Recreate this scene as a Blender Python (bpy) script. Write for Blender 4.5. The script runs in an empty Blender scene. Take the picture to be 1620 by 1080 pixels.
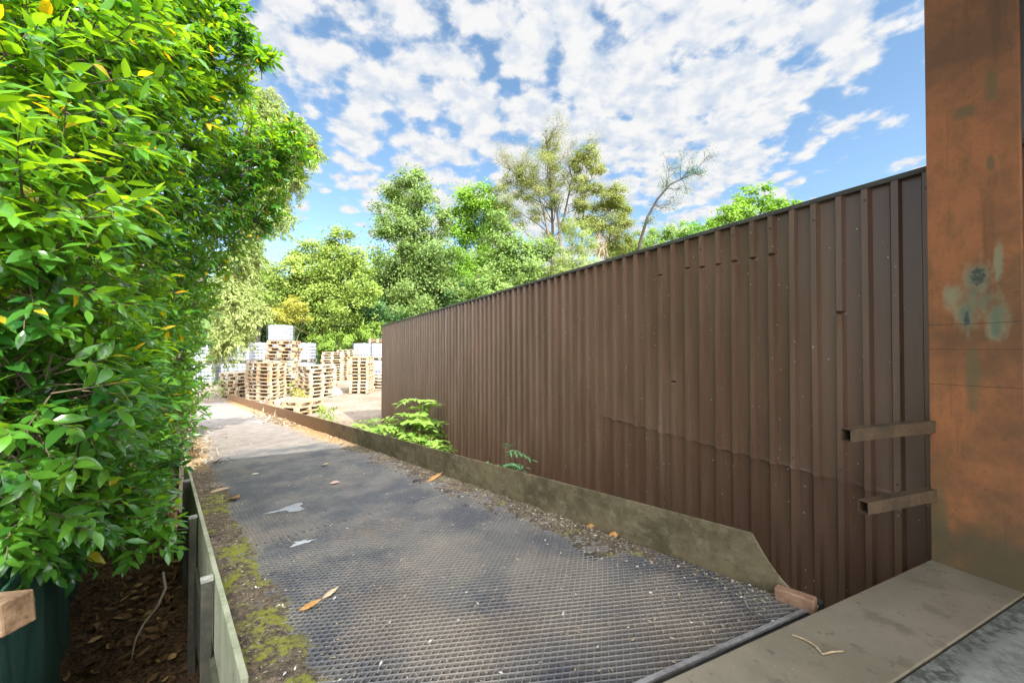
import bpy, math, random
import numpy as np
from mathutils import Vector, Matrix
R = math.radians
rng = np.random.default_rng(7)
random.seed(7)
S = bpy.context.scene
COL = S.collection
# ---------------------------------------------------------------- camera
F = 630.0; EYE = 2.10; HZ = 548.0
PITCH = math.atan((HZ-540)/F)
def ray(px, py):
    x = (px-810)/F; v = (540-py)/F
    return np.array([x, math.cos(PITCH)-v*math.sin(PITCH), math.sin(PITCH)+v*math.cos(PITCH)])
def at(px, py, d):                       # the point seen at a photo pixel, d metres ahead
    r = ray(px, py); return r*(d/r[1])+np.array([0, 0, EYE])
cam = bpy.data.cameras.new('camera'); co = bpy.data.objects.new('camera', cam); COL.objects.link(co)
cam.sensor_width = 36; cam.lens = F/1620*36; cam.clip_start = .05; cam.clip_end = 2000
co.location = (0, 0, EYE); co.rotation_euler = (R(90)+PITCH, 0, 0)
S.camera = co
# ---------------------------------------------------------------- objects
def tag(o, label=None, cat=None, group=None, kind=None):
    if label: o['label'] = label
    if cat: o['category'] = cat
    if group: o['group'] = group
    if kind: o['kind'] = kind
    return o
def thing(name, label, cat, loc=(0,0,0), rz=0, group=None):
    o = bpy.data.objects.new(name, None); COL.objects.link(o)
    o.location = loc; o.rotation_euler = (0, 0, rz); o.empty_display_size = .2
    return tag(o, label, cat, group)
class MB:
    def __init__(s): s.v = []; s.f = []; s.n = 0
    def add(s, V, Fc):
        V = np.asarray(V, float).reshape(-1, 3); Fc = np.asarray(Fc, int)
        s.v.append(V); s.f.append(Fc+s.n); s.n += len(V); return s
    def box(s, a, b, M=None):
        (x0,y0,z0),(x1,y1,z1) = a, b
        V = np.array([(x0,y0,z0),(x1,y0,z0),(x1,y1,z0),(x0,y1,z0),(x0,y0,z1),(x1,y0,z1),(x1,y1,z1),(x0,y1,z1)])
        if M is not None: V = V@np.array(M)[:3,:3].T+np.array(M)[:3,3]
        return s.add(V, [(0,3,2,1),(4,5,6,7),(0,1,5,4),(1,2,6,5),(2,3,7,6),(3,0,4,7)])
    def beam(s, p, q, w, h, up=(0,0,1)):
        p = np.array(p, float); q = np.array(q, float); a = q-p; L = np.linalg.norm(a); a /= L
        r = np.cross(a, up); r /= np.linalg.norm(r); u = np.cross(r, a)
        M = np.eye(4); M[:3,0] = r; M[:3,1] = a; M[:3,2] = u; M[:3,3] = p
        return s.box((-w/2,0,-h/2), (w/2,L,h/2), M)
    def tube(s, pts, rad, seg=7):
        P = np.array(pts, float); n = len(P); rad = np.broadcast_to(np.array(rad, float), (n,))
        T = np.gradient(P, axis=0); T /= np.linalg.norm(T, axis=1, keepdims=True)+1e-9
        ref = np.array([.31,.87,.12]) if abs(T[:,2]).mean() > .7 else np.array([0,0,1.])
        A = np.cross(T, ref); A /= np.linalg.norm(A, axis=1, keepdims=True)+1e-9; B = np.cross(T, A)
        t = np.arange(seg)*2*math.pi/seg
        V = P[:,None]+rad[:,None,None]*(np.cos(t)[None,:,None]*A[:,None]+np.sin(t)[None,:,None]*B[:,None])
        i = np.arange(n-1)[:,None]*seg; j = np.arange(seg)[None]; k = (j+1)%seg
        Fc = np.stack([i+j, i+k, i+seg+k, i+seg+j], -1).reshape(-1, 4)
        return s.add(V.reshape(-1,3), Fc)
    def cap(s, pts):
        n = len(pts); return s.add(pts, [tuple(range(n))])
    def mesh(s, name, smooth=False):
        me = bpy.data.meshes.new(name)
        V = np.concatenate(s.v); me.vertices.add(len(V)); me.vertices.foreach_set('co', V.ravel())
        loops = np.concatenate([f.ravel() for f in s.f]); tot = np.concatenate([np.full(len(f), f.shape[1]) for f in s.f])
        me.loops.add(len(loops)); me.loops.foreach_set('vertex_index', loops.astype(np.int32))
        me.polygons.add(len(tot)); st = np.concatenate([[0], np.cumsum(tot)[:-1]])
        me.polygons.foreach_set('loop_start', st.astype(np.int32))
        me.update(calc_edges=True); me.validate()
        me.polygons.foreach_set('use_smooth', np.full(len(me.polygons), bool(smooth)))
        return me
    def build(s, name, m, parent=None, smooth=False, local=False):
        me = s.mesh(name, smooth); me.materials.append(m)
        return link(name, me, parent, local)
def link(name, me, parent=None, local=False):
    o = bpy.data.objects.new(name, me); COL.objects.link(o)
    if parent:
        o.parent = parent
        if not local: o.matrix_parent_inverse = Matrix.Translation(parent.location).inverted()
    return o
def bevel(o, w=.004, seg=2):
    b = o.modifiers.new('bevel', 'BEVEL'); b.width = w; b.segments = seg; b.limit_method = 'ANGLE'; return o
def dup(root, loc, rz=None, label=None, group=None):
    r = root.copy(); COL.objects.link(r); r.location = loc
    if rz is not None: r.rotation_euler = (0, 0, rz)
    if label: r['label'] = label
    if group: r['group'] = group
    for ch in list(root.children):
        c = ch.copy(); COL.objects.link(c); c.parent = r
    return r
# ---------------------------------------------------------------- materials
def N(nt, t, **kw):
    n = nt.nodes.new('ShaderNode'+t)
    for k, v in kw.items():
        if k.startswith('_'): setattr(n, k[1:], v); continue
        key = int(k[1:]) if k[0] == 'i' and k[1:].isdigit() else k.replace('__', ' ')
        s = n.inputs[key]
        if isinstance(v, bpy.types.NodeSocket): nt.links.new(v, s)
        else: s.default_value = v
    return n
def c4(c): return (c[0], c[1], c[2], 1)
def mixc(nt, f, a, b, mode='MIX'):
    n = nt.nodes.new('ShaderNodeMix'); n.data_type = 'RGBA'; n.blend_type = mode
    for s, v in ((n.inputs[0], f), (n.inputs[6], a), (n.inputs[7], b)):
        if isinstance(v, bpy.types.NodeSocket): nt.links.new(v, s)
        else: s.default_value = c4(v) if isinstance(v, (tuple, list)) else v
    return n.outputs[2]
def math_(nt, op, a, b=0., c=0., clamp=False):
    n = nt.nodes.new('ShaderNodeMath'); n.operation = op; n.use_clamp = clamp
    for s, v in zip(n.inputs, (a, b, c)):
        if isinstance(v, bpy.types.NodeSocket): nt.links.new(v, s)
        else: s.default_value = v
    return n.outputs[0]
def ss(nt, x, a, b):                      # smoothstep
    n = nt.nodes.new('ShaderNodeMapRange'); n.interpolation_type = 'SMOOTHSTEP'
    nt.links.new(x, n.inputs[0]); n.inputs[1].default_value = a; n.inputs[2].default_value = b
    return n.outputs[0]
def coord(nt, scale=(1,1,1), rot=(0,0,0)):
    t = N(nt, 'TexCoord'); m = N(nt, 'Mapping', Vector=t.outputs['Object'], Scale=scale, Rotation=rot)
    return m.outputs[0]
def noise(nt, scale, detail=4, rough=.55, vec=None, dist=0.):
    if vec is None: vec = coord(nt)
    return N(nt, 'TexNoise', Vector=vec, Scale=scale, Detail=detail, Roughness=rough, Distortion=dist).outputs[0]
def new_mat(name):
    m = bpy.data.materials.new(name); m.use_nodes = True; nt = m.node_tree; nt.nodes.clear()
    p = N(nt, 'BsdfPrincipled'); o = N(nt, 'OutputMaterial'); nt.links.new(p.outputs[0], o.inputs[0])
    return m, nt, p
def put(nt, s, v):
    if isinstance(v, bpy.types.NodeSocket): nt.links.new(v, s)
    else: s.default_value = c4(v) if isinstance(v, (tuple, list)) else v
def finish(nt, p, col, rough=.7, bump=None, bs=.3, bd=.01, metal=0., spec=.5):
    put(nt, p.inputs['Base Color'], col); put(nt, p.inputs['Roughness'], rough); put(nt, p.inputs['Metallic'], metal)
    p.inputs['Specular IOR Level'].default_value = spec
    if bump is not None:
        b = N(nt, 'Bump', Height=bump, Strength=bs, Distance=bd); nt.links.new(b.outputs[0], p.inputs['Normal'])
def plain(name, a, b, scale=6, rough=.7, bump=.3, bd=.01, fine=60, stretch=(1,1,1), metal=0., spec=.5):
    m, nt, p = new_mat(name); v = coord(nt, stretch)
    n1 = noise(nt, scale, 6, .6, v); n2 = noise(nt, fine, 3, .6, v)
    f = ss(nt, math_(nt, 'ADD', math_(nt, 'MULTIPLY', n1, .7), math_(nt, 'MULTIPLY', n2, .3)), .33, .67)
    finish(nt, p, mixc(nt, f, a, b), rough, n2, bump, bd, metal, spec); return m
def leafmat(name, dark, light, trans=.35, rough=.45, nscale=1.2, odd=None, oddp=.04, spec=.4, tcol=(1.0,1.0,.55)):
    m, nt, p = new_mat(name)
    g = N(nt, 'NewGeometry'); rnd = g.outputs['Random Per Island']
    n1 = noise(nt, nscale, 3, .6)
    f = math_(nt, 'ADD', math_(nt, 'MULTIPLY', rnd, .55), math_(nt, 'MULTIPLY', ss(nt, n1, .35, .65), .45))
    col = mixc(nt, f, dark, light)
    if odd:
        r2 = math_(nt, 'FRACT', math_(nt, 'MULTIPLY', rnd, 71.3))
        col = mixc(nt, math_(nt, 'LESS_THAN', r2, oddp), col, odd)
    finish(nt, p, col, rough, spec=spec)
    tr = N(nt, 'BsdfTranslucent', Color=mixc(nt, 1., col, tcol, 'MULTIPLY'))
    mx = N(nt, 'MixShader', Fac=trans); nt.links.new(p.outputs[0], mx.inputs[1]); nt.links.new(tr.outputs[0], mx.inputs[2])
    o = [n for n in nt.nodes if n.type == 'OUTPUT_MATERIAL'][0]; nt.links.new(mx.outputs[0], o.inputs[0])
    return m
def blotches(nt, vec2, lst, nz):
    """soft worn patches: lst of (u, v, ru, rv); vec2 = two sockets in metres"""
    u, v = vec2; out = None
    for (a, b, ra, rb) in lst:
        du = math_(nt, 'DIVIDE', math_(nt, 'SUBTRACT', u, a), ra); dv = math_(nt, 'DIVIDE', math_(nt, 'SUBTRACT', v, b), rb)
        d = math_(nt, 'ADD', math_(nt, 'MULTIPLY', du, du), math_(nt, 'MULTIPLY', dv, dv))
        d = math_(nt, 'ADD', d, math_(nt, 'MULTIPLY', math_(nt, 'SUBTRACT', nz, .5), 5.))
        k = math_(nt, 'SUBTRACT', 1.25, d, clamp=True)
        out = k if out is None else math_(nt, 'MAXIMUM', out, k)
    return out
# ---------------------------------------------------------------- layout frames
U = np.array([-.658, .753]); Pp = np.array([.753, .658])          # ramp: along, across
DOCK = 1.05; SLOPE = .056
ED = np.array([.912, .410]); EN = np.array([-.410, .912])          # dock edge direction, outward
o3 = at(1291, 964, 1.60); O = o3[:2].copy()
O = O*( (EYE-DOCK)/(EYE-o3[2]) ) if o3[2] < EYE else O
RZ0 = DOCK-.035
SKEW = float(ED@U)/float(ED@Pp)
def rp(a, c, h=0.): # ramp point, a along from the dock corner, c across (0 right edge, negative left), h above deck
    q = O+U*a+Pp*c
    return np.array([q[0], q[1], RZ0-SLOPE*a+h])
RL = -1.75; KC = .09
wv = np.array([-.559, .829]); wn = np.array([.829, .559]); WD = 3.0
def wp(s, z, out=0.):
    q = wn*(WD-out)+wv*s; return np.array([q[0], q[1], z])
def wall_hit(px, py):
    r = ray(px, py); t = WD/float(wn@r[:2]); q = r*t; return float(wv@q[:2]), q[2]+EYE
def on_z(px, py, z):
    r = ray(px, py); t = (z-EYE)/r[2]; return np.array([0,0,EYE])+r*t
# ---------------------------------------------------------------- ground
def ground_z(x, y):
    x = np.asarray(x, float); y = np.asarray(y, float)
    bank = np.clip((y-30-.15*x)/16, 0, 1); bank = bank*bank*(3-2*bank)*5.0
    z = bank+.04*np.sin(x*1.3+.4*y)*np.sin(y*.9)
    near = np.clip((9-y)/5, 0, 1)
    return z-.18*near
xs = np.concatenate([np.linspace(-300,-32,14), np.linspace(-30,-9,24), np.linspace(-8.6,8,60), np.linspace(9,40,26), np.linspace(50,300,12)])
ys = np.concatenate([np.linspace(-60,-4,10), np.linspace(-3,14,64), np.linspace(14.6,60,62), np.linspace(70,500,16)])
X, Y = np.meshgrid(xs, ys); Z = ground_z(X, Y)+rng.normal(0, .008, X.shape)
nx = len(xs); i = np.arange(len(ys)-1)[:,None]*nx; j = np.arange(nx-1)[None]
gf = np.stack([i+j, i+j+1, i+nx+j+1, i+nx+j], -1).reshape(-1,4)
def mat_ground():
    m, nt, p = new_mat('yard_dirt'); v = coord(nt)
    a = noise(nt, .5, 6, .6, v); b = noise(nt, 9, 6, .7, v); c = noise(nt, 55, 4, .7, v)
    col = mixc(nt, ss(nt, a, .35, .65), (.215,.16,.115), (.285,.23,.185))
    col = mixc(nt, ss(nt, b, .5, .68), col, (.15,.10,.06))
    col = mixc(nt, ss(nt, c, .6, .72), col, (.34,.265,.175))
    y = N(nt, 'SeparateXYZ', Vector=N(nt, 'TexCoord').outputs['Object']).outputs
    # litter-covered soil beside the ramp and rough grass up the bank
    u = math_(nt, 'ADD', math_(nt, 'MULTIPLY', y[0], float(Pp[0])), math_(nt, 'MULTIPLY', y[1], float(Pp[1])))
    side = math_(nt, 'SUBTRACT', 1., ss(nt, u, float(Pp@O)+RL-.1, float(Pp@O)+RL+.4))
    soil = mixc(nt, ss(nt, c, .42, .62), (.05,.032,.02), (.17,.095,.045))
    col = mixc(nt, side, col, soil)
    far = ss(nt, math_(nt, 'ADD', y[1], math_(nt, 'MULTIPLY', b, 3.)), 29., 33.)
    col = mixc(nt, far, col, mixc(nt, b, (.05,.10,.02), (.13,.18,.05)))
    finish(nt, p, col, .95, math_(nt, 'ADD', b, c), .6, .03, spec=.2); return m
g = MB().add(np.stack([X,Y,Z],-1).reshape(-1,3), gf).build('ground', mat_ground(), smooth=True); tag(g, kind='structure')
# ---------------------------------------------------------------- dock
m_dock, nt, p = new_mat('dock_plate'); v = coord(nt)
n1 = noise(nt, 2.2, 6, .65, v); n2 = noise(nt, 22, 5, .7, v); n3 = noise(nt, 130, 3, .6, v)
col = mixc(nt, ss(nt, n1, .3, .7), (.185,.155,.105), (.27,.225,.16))
col = mixc(nt, ss(nt, n2, .60, .68), col, (.12,.10,.075))
col = mixc(nt, math_(nt, 'MULTIPLY', ss(nt, n3, .66, .72), .6), col, (.42,.38,.32))
col = mixc(nt, math_(nt, 'MULTIPLY', ss(nt, noise(nt, 7, 7, .72, v), .54, .62), .55), col, (.13,.105,.072))
finish(nt, p, col, math_(nt, 'ADD', .28, math_(nt, 'MULTIPLY', n1, .28)), n2, .12, .004, spec=.6)
m_conc, nt, p = new_mat('dock_concrete'); v = coord(nt)
n1 = noise(nt, 3.5, 7, .7, v); n2 = noise(nt, 30, 5, .7, v)
dt = math_(nt, 'ADD', math_(nt, 'MULTIPLY', n1, .6), math_(nt, 'MULTIPLY', n2, .4))
col = mixc(nt, ss(nt, dt, .36, .64), (.15,.145,.12), (.36,.36,.32))
sep = N(nt, 'SeparateXYZ', Vector=N(nt, 'TexCoord').outputs['Object']).outputs
e = math_(nt, 'ADD', math_(nt, 'MULTIPLY', sep[0], float(EN[0])), math_(nt, 'MULTIPLY', sep[1], float(EN[1])))
e0 = float(EN@O)
band = math_(nt, 'SUBTRACT', 1., ss(nt, math_(nt, 'ADD', e, math_(nt, 'MULTIPLY', math_(nt, 'SUBTRACT', dt, .5), .3)), e0-.39, e0-.33), clamp=True)
col = mixc(nt, math_(nt, 'MULTIPLY', math_(nt, 'SUBTRACT', 1., band), ss(nt, n2, .3, .6)), col, (.07,.075,.06))
finish(nt, p, col, .62, dt, .35, .006)
m_dark = plain('near_black', (.012,.011,.01), (.03,.027,.022), 12, .8)
m_edge = plain('worn_edge_steel', (.20,.185,.17), (.40,.375,.36), 14, .5, .2, .003, metal=.35)
def dockp(e, n, z=DOCK): q = O+ED*e+EN*n; return (q[0], q[1], z)
dock = thing('loading_dock', 'tan steel and stained concrete dock floor inside the column opening', 'dock', dockp(.6, -.3, .0))
def slab(b, e0, e1, n0, n1, z0, z1):
    q = [dockp(e0,n0,z0), dockp(e1,n0,z0), dockp(e1,n1,z0), dockp(e0,n1,z0), dockp(e0,n0,z1), dockp(e1,n0,z1), dockp(e1,n1,z1), dockp(e0,n1,z1)]
    return b.add(q, [(0,3,2,1),(4,5,6,7),(0,1,5,4),(1,2,6,5),(2,3,7,6),(3,0,4,7)])
SEAM = -.305
bevel(slab(MB(), -3.2, 1.75, SEAM+.003, -.007, DOCK-.05, DOCK).build('threshold_plate', m_dock, dock), .004)
bevel(slab(MB(), -3.2, 3.0, -7, SEAM-.003, DOCK-.2, DOCK-.004).build('concrete_floor', m_conc, dock), .004)
slab(MB(), -3.2, 1.75, SEAM+.02, -.04, -.3, DOCK-.055).build('dock_wall', m_dark, dock)
# ---------------------------------------------------------------- ramp
def mat_rampdirt():
    m, nt, p = new_mat('ramp_dirt'); v = coord(nt)
    sep = N(nt, 'SeparateXYZ', Vector=N(nt, 'TexCoord').outputs['Object']).outputs
    def lin(a, off): return math_(nt, 'ADD', math_(nt, 'ADD', math_(nt, 'MULTIPLY', sep[0], float(a[0])), math_(nt, 'MULTIPLY', sep[1], float(a[1]))), off)
    ca = lin(Pp, -float(Pp@O)); aa = lin(U, -float(U@O))
    n0 = noise(nt, 1.1, 4, .6, v); n1 = noise(nt, 5, 6, .65, v); n2 = noise(nt, 34, 6, .72, v); n3 = noise(nt, 150, 3, .7, v)
    col = mixc(nt, ss(nt, n1, .35, .65), (.022,.02,.02), (.07,.058,.047))
    chips = ss(nt, n3, .60, .68)
    col = mixc(nt, math_(nt, 'MULTIPLY', chips, .35), col, (.42,.37,.30))
    cn = math_(nt, 'ADD', ca, math_(nt, 'MULTIPLY', math_(nt, 'SUBTRACT', n1, .5), .35))
    left = math_(nt, 'SUBTRACT', 1., ss(nt, cn, -1.58, -1.42)); right = math_(nt, 'MULTIPLY', ss(nt, cn, -.28, -.04), ss(nt, aa, .2, .8))
    edge = math_(nt, 'MAXIMUM', left, right)
    soil = mixc(nt, ss(nt, n2, .36, .64), (.045,.033,.022), (.16,.115,.075))
    soil = mixc(nt, math_(nt, 'MULTIPLY', chips, .5), soil, (.46,.38,.28))
    col = mixc(nt, edge, col, soil)
    patch = math_(nt, 'MULTIPLY', ss(nt, n0, .52, .64), ss(nt, n2, .38, .6))
    col = mixc(nt, math_(nt, 'MULTIPLY', patch, .6), col, (.30,.24,.185))
    mossm = math_(nt, 'MULTIPLY', math_(nt, 'MULTIPLY', left, ss(nt, math_(nt, 'ADD', math_(nt, 'MULTIPLY', n1, .6), math_(nt, 'MULTIPLY', n2, .4)), .50, .57)), math_(nt, 'SUBTRACT', 1., ss(nt, aa, 3.6, 4.4)))
    mossr = math_(nt, 'MULTIPLY', right, math_(nt, 'MULTIPLY', ss(nt, n1, .56, .62), ss(nt, n2, .45, .55)))
    moss = math_(nt, 'MAXIMUM', mossm, math_(nt, 'MULTIPLY', mossr, .6))
    col = mixc(nt, moss, col, mixc(nt, n3, (.08,.095,.014), (.28,.27,.032)))
    far = ss(nt, aa, 4.95, 5.6)       # beyond the third sheet the deck is dusty and dry
    dust = mixc(nt, ss(nt, n1, .35, .65), (.20,.172,.152), (.275,.238,.21))
    dust = mixc(nt, edge, dust, mixc(nt, ss(nt, n2, .4, .6), (.26,.14,.055), (.46,.30,.15)))
    col = mixc(nt, far, col, dust)
    finish(nt, p, col, .9, math_(nt, 'ADD', n2, n3), .5, .012, spec=.3); return m
RLEN = 20.0
ramp = thing('loading_ramp', 'long sloping ramp decked with expanded metal leading down to the yard', 'ramp', tuple(rp(4, -.9, -.2)))
aa = np.concatenate([np.linspace(0, 5.6, 420), np.linspace(5.63, RLEN, 200)]); cc = np.linspace(RL, KC-.004, 150)
A, C = np.meshgrid(aa, cc, indexing='ij')
A = np.where(A < 5.6, A + (SKEW*C)*(1-A/5.6), A)
def vnoise(a, c, s, seed):
    g_ = np.random.default_rng(seed).random((96, 96))
    x = (a*s) % 95; y = (c*s+40) % 95; i0 = x.astype(int); j0 = y.astype(int); fx = x-i0; fy = y-j0
    fx = fx*fx*(3-2*fx); fy = fy*fy*(3-2*fy)
    return (g_[i0,j0]*(1-fx)+g_[i0+1,j0]*fx)*(1-fy)+(g_[i0,j0+1]*(1-fx)+g_[i0+1,j0+1]*fx)*fy
def smooth(x, a, b): t = np.clip((x-a)/(b-a), 0, 1); return t*t*(3-2*t)
def dirt_h(A, C):
    n = vnoise(A, C, 4, 1)*.6+vnoise(A, C, 11, 2)*.4; n2 = vnoise(A, C, 1.3, 3); n3 = vnoise(A, C, 26, 4)
    Cn = C+(n-.5)*.42
    n = n*.7+vnoise(A, C, 17, 7)*.3; n3 = n3*.5+vnoise(A, C, 43, 8)*.5; Cn = C+(n-.5)*.30+(n3-.5)*.12
    left = 1-smooth(Cn, -1.64, -1.42); right = smooth(Cn, -.26, .0)*smooth(A, .25, .9)
    h = -.021+.008*(n-.5)+.011*smooth(n2*.6+n*.4, .52, .72)*smooth(A, .3, 1)
    h = h+np.maximum(left, right)*(.012+.020*n+.016*n3)
    h = np.where(A > 5.0, np.maximum(h, -.014+.017*smooth(A, 5.0, 6.2)), h)
    return h+.003*(n3-.5)
H = dirt_h(A, C)
q = O[None,None]+U*A[...,None]+Pp*C[...,None]
V = np.concatenate([q, (RZ0-SLOPE*A+H)[...,None]], -1).reshape(-1,3)
ncc = len(cc); i = np.arange(len(aa)-1)[:,None]*ncc; j = np.arange(ncc-1)[None]
MB().add(V, np.stack([i+j, i+ncc+j, i+ncc+j+1, i+j+1], -1).reshape(-1,4)).build('deck', mat_rampdirt(), ramp, smooth=True)
# ramp body below the deck
b = MB(); l0 = SKEW*RL
for c0, c1 in ((RL, RL+.06), (.0, .07), (-.9, -.84)):
    b.beam(rp(.05+SKEW*c0, (c0+c1)/2, -.11), rp(RLEN, (c0+c1)/2, -.11), .06, .16)
b.build('beam', plain('rusty_steel', (.10,.05,.03), (.17,.09,.05), 9, .7), ramp)
# expanded-metal sheets: zigzag ridged strands, staggered row to row
m_mesh, nt, p = new_mat('expanded_metal'); v = coord(nt)
n1 = noise(nt, 3, 5, .6, v); n2 = noise(nt, 40, 4, .7, v)
col = mixc(nt, ss(nt, n1, .38, .62), (.118,.118,.124), (.21,.193,.172)); du = noise(nt, 1.0, 6, .66, v); col = mixc(nt, math_(nt, 'MULTIPLY', ss(nt, math_(nt, 'ADD', math_(nt, 'MULTIPLY', du, .75), math_(nt, 'MULTIPLY', n2, .25)), .51, .62), .6), col, (.25,.20,.155)); col = mixc(nt, math_(nt, 'MULTIPLY', ss(nt, n2, .58, .7), .6), col, (.30,.26,.21))
sepm = N(nt, 'SeparateXYZ', Vector=N(nt, 'TexCoord').outputs['Object']).outputs
def linm(a, off): return math_(nt, 'ADD', math_(nt, 'ADD', math_(nt, 'MULTIPLY', sepm[0], float(a[0])), math_(nt, 'MULTIPLY', sepm[1], float(a[1]))), off)
worn = blotches(nt, (linm(Pp, -float(Pp@O)), linm(U, -float(U@O))), [(-.55,.85,.34,.40),(-.80,1.5,.30,.30),(-.30,.45,.22,.25),(-1.15,.9,.2,.3)], noise(nt, 6, 7, .7, v))
col = mixc(nt, math_(nt, 'MULTIPLY', worn, .55), col, (.36,.305,.24))
finish(nt, p, col, .40, n2, .2, .002, metal=.25)
LW, RW = .044, .0158
def sheet(a0, a1, cL, cR):
    V = []; Fs = []; base = 0
    k0 = int(math.floor(a0/RW)); k1 = int(math.ceil(a1/RW))
    sub = 4 if a0 < 3 else 1
    nc = int(round((cR-cL)/(LW/2)))*sub; C_ = cL+np.arange(nc+1)*LW/2/sub; ph = np.arange(nc+1)/sub
    for k in range(k0-40, k1):
        A_ = k*RW+RW*.5*.97*np.clip((1-2*np.abs(((ph+k) % 2)-1))*1.12, -1, 1)
        ok = (A_ > SKEW*C_+.07) & (A_ >= a0) & (A_ < a1)
        if ok.sum() < 2: continue
        idx = np.nonzero(ok)[0]; a = A_[idx]; c = C_[idx]
        hz = -.0015+.002*np.sin(a*1.7+c*2.1)
        def row(da, dz):
            q = O+U*(a+da)[:,None]+Pp*c[:,None]; return np.concatenate([q, (RZ0-SLOPE*(a+da)+hz+dz)[:,None]], 1)
        r0, r1, r2, r3 = row(-.0036, -.011), row(-.0026, .0015), row(.0026, .003), row(.0036, -.011)
        n = len(idx); V.append(np.concatenate([r0, r1, r2, r3])); m_ = np.arange(n-1)
        m_ = m_[np.diff(idx) == 1]
        Fs.append(np.concatenate([np.stack([m_, m_+1, n+m_+1, n+m_], 1), np.stack([n+m_, n+m_+1, 2*n+m_+1, 2*n+m_], 1), np.stack([2*n+m_, 2*n+m_+1, 3*n+m_+1, 3*n+m_], 1)])+base); base += 4*n
    return MB().add(np.concatenate(V), np.concatenate(Fs))
JT = [0., 2.49, 4.91, 7.33]
for a0, a1 in zip(JT[:-1], JT[1:]):
    sheet(a0+.004, a1-.004, -1.66, KC-.01).build('mesh_panel', m_mesh, ramp)
# lip angle, kerb plate, foot block
b = MB(); e0 = dockp(-2.0, -.006, RZ0); 
b.beam(dockp(-2.0, .054, RZ0-.006), dockp(0.11, .054, RZ0-.006), .02, .012); bevel(b.build('lip', m_edge, ramp), .002, 1)
slab(MB(), -2.6, .12, -.035, .0435, DOCK-.3, DOCK-.05).build('gap_strip', m_dark, ramp)  # dark strip filling the gap between ramp and dock
m_kerb, nt, p = new_mat('mossy_plate'); v = coord(nt); 
n1 = noise(nt, 3.2, 6, .7, v); n2 = noise(nt, 26, 5, .7, v); n3 = noise(nt, 9, 8, .78, coord(nt, (1,1,1.6)))
col = mixc(nt, ss(nt, n1, .36, .64), (.066,.05,.022), (.15,.115,.058))
col = mixc(nt, math_(nt, 'MULTIPLY', ss(nt, n3, .48, .68), .7), col, (.21,.18,.11)); col = mixc(nt, ss(nt, n2, .58, .7), col, (.06,.045,.025))
sepk = N(nt, 'SeparateXYZ', Vector=N(nt, 'TexCoord').outputs['Object']).outputs
col = mixc(nt, ss(nt, math_(nt, 'ADD', sepk[1], n1), 6., 8.), col, mixc(nt, n2, (.22,.115,.05), (.30,.17,.08)))
finish(nt, p, col, .75, n2, .3, .006)
KH = .235
b = MB(); K0 = .02
prof = [(.10, .0), (.12, .035), (.42, KH), (.60, KH-.002)]
As = list(np.linspace(.7, RLEN-.3, 60))
T = .012
def kh(a): return .03+(KH-.03)*min(max((a-.09)/.17, 0), 1)**1.5
As = sorted(set([.03,.09,.11,.13,.15,.17,.19,.21,.23,.25,.262,.30]+As))
P4 = []
for a in As:
    w_ = KC+.004*math.sin(a*2.1)-.0045*a
    lo = -.12
    P4 += [rp(a, w_, lo), rp(a, w_+T, lo), rp(a, w_+T, kh(a)), rp(a, w_, kh(a))]
nA = len(As); fs = []
for k in range(nA-1):
    for s_ in range(4): fs.append((k*4+s_, k*4+(s_+1) % 4, (k+1)*4+(s_+1) % 4, (k+1)*4+s_))
fs += [(0,3,2,1), ((nA-1)*4, (nA-1)*4+1, (nA-1)*4+2, (nA-1)*4+3)]
b.add(P4, fs); kerb = b.build('kerb_plate', m_kerb, ramp); bevel(kerb, .002, 1)
m_rust = plain('foot_rust', (.20,.105,.06), (.33,.19,.115), 14, .7)
bevel(MB().beam(rp(.012, KC-.03, .018), rp(.155, KC-.03, .018), .05, .06).build('foot_block', m_rust, ramp), .006)
bevel(MB().beam(rp(.0, KC+.035, -.01), rp(.05, KC+.035, -.01), .03, .05).build('hinge_lug', m_dark, ramp), .006)
# ---------------------------------------------------------------- boards and posts left of the ramp
m_board, nt, p = new_mat('weathered_board'); v = coord(nt, (1,1,1))
n1 = noise(nt, 4, 5, .65, coord(nt, (1,1,.4))); n2 = noise(nt, 40, 5, .7, v)
col = mixc(nt, ss(nt, n1, .33, .66), (.21,.22,.13), (.37,.36,.25)); col = mixc(nt, ss(nt, n2, .58, .7), col, (.10,.11,.05))
finish(nt, p, col, .8, n2, .3, .004)
m_board2 = plain('dark_lower_board', (.035,.04,.02), (.085,.085,.045), 5, .85)  # darker tone for the lower tier of boards
m_postcap = plain('post_timber', (.045,.042,.03), (.10,.09,.06), 8, .8)
m_end = plain('pale_end_grain', (.24,.235,.19), (.36,.345,.29), 30, .8)
bf = thing('board_edging', 'weathered greenish timber edging boards on posts along the mossy ramp side', 'edging', tuple(rp(2, RL, -.8)))
for k in range(6):
    a0 = 1.13+k*2.4; a1 = a0+2.392
    bevel(MB().beam(rp(a0, RL-.014, -.10), rp(a1, RL-.014, -.10), .022, .36).build('board', m_board, bf), .003)
    MB().beam(rp(a0, RL+.03-.06, -.50), rp(a1, RL+.03-.06, -.50), .03, .40).build('lower_board', m_board2, bf)
for k in range(9):
    a = 2.02+k*1.2
    q = rp(a, RL-.055); zt = q[2]+.07-.02*(k % 2)
    ps = MB().box((-.019,-.022,-.25-q[2]+0), (.019,.022,zt-q[2]), np.array(Matrix.Translation(Vector(q)))@np.array(Matrix.Rotation(math.atan2(U[1],U[0]), 4, 'Z'))).build('post', m_postcap, bf); bevel(ps, .003, 1)
    MB().box((-.021,-.026,zt-q[2]), (.021,.024,zt-q[2]+.014), np.array(Matrix.Translation(Vector(q)))@np.array(Matrix.Rotation(math.atan2(U[1],U[0]), 4, 'Z'))).build('post_cap', m_end, ps if False else bf)
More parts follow.
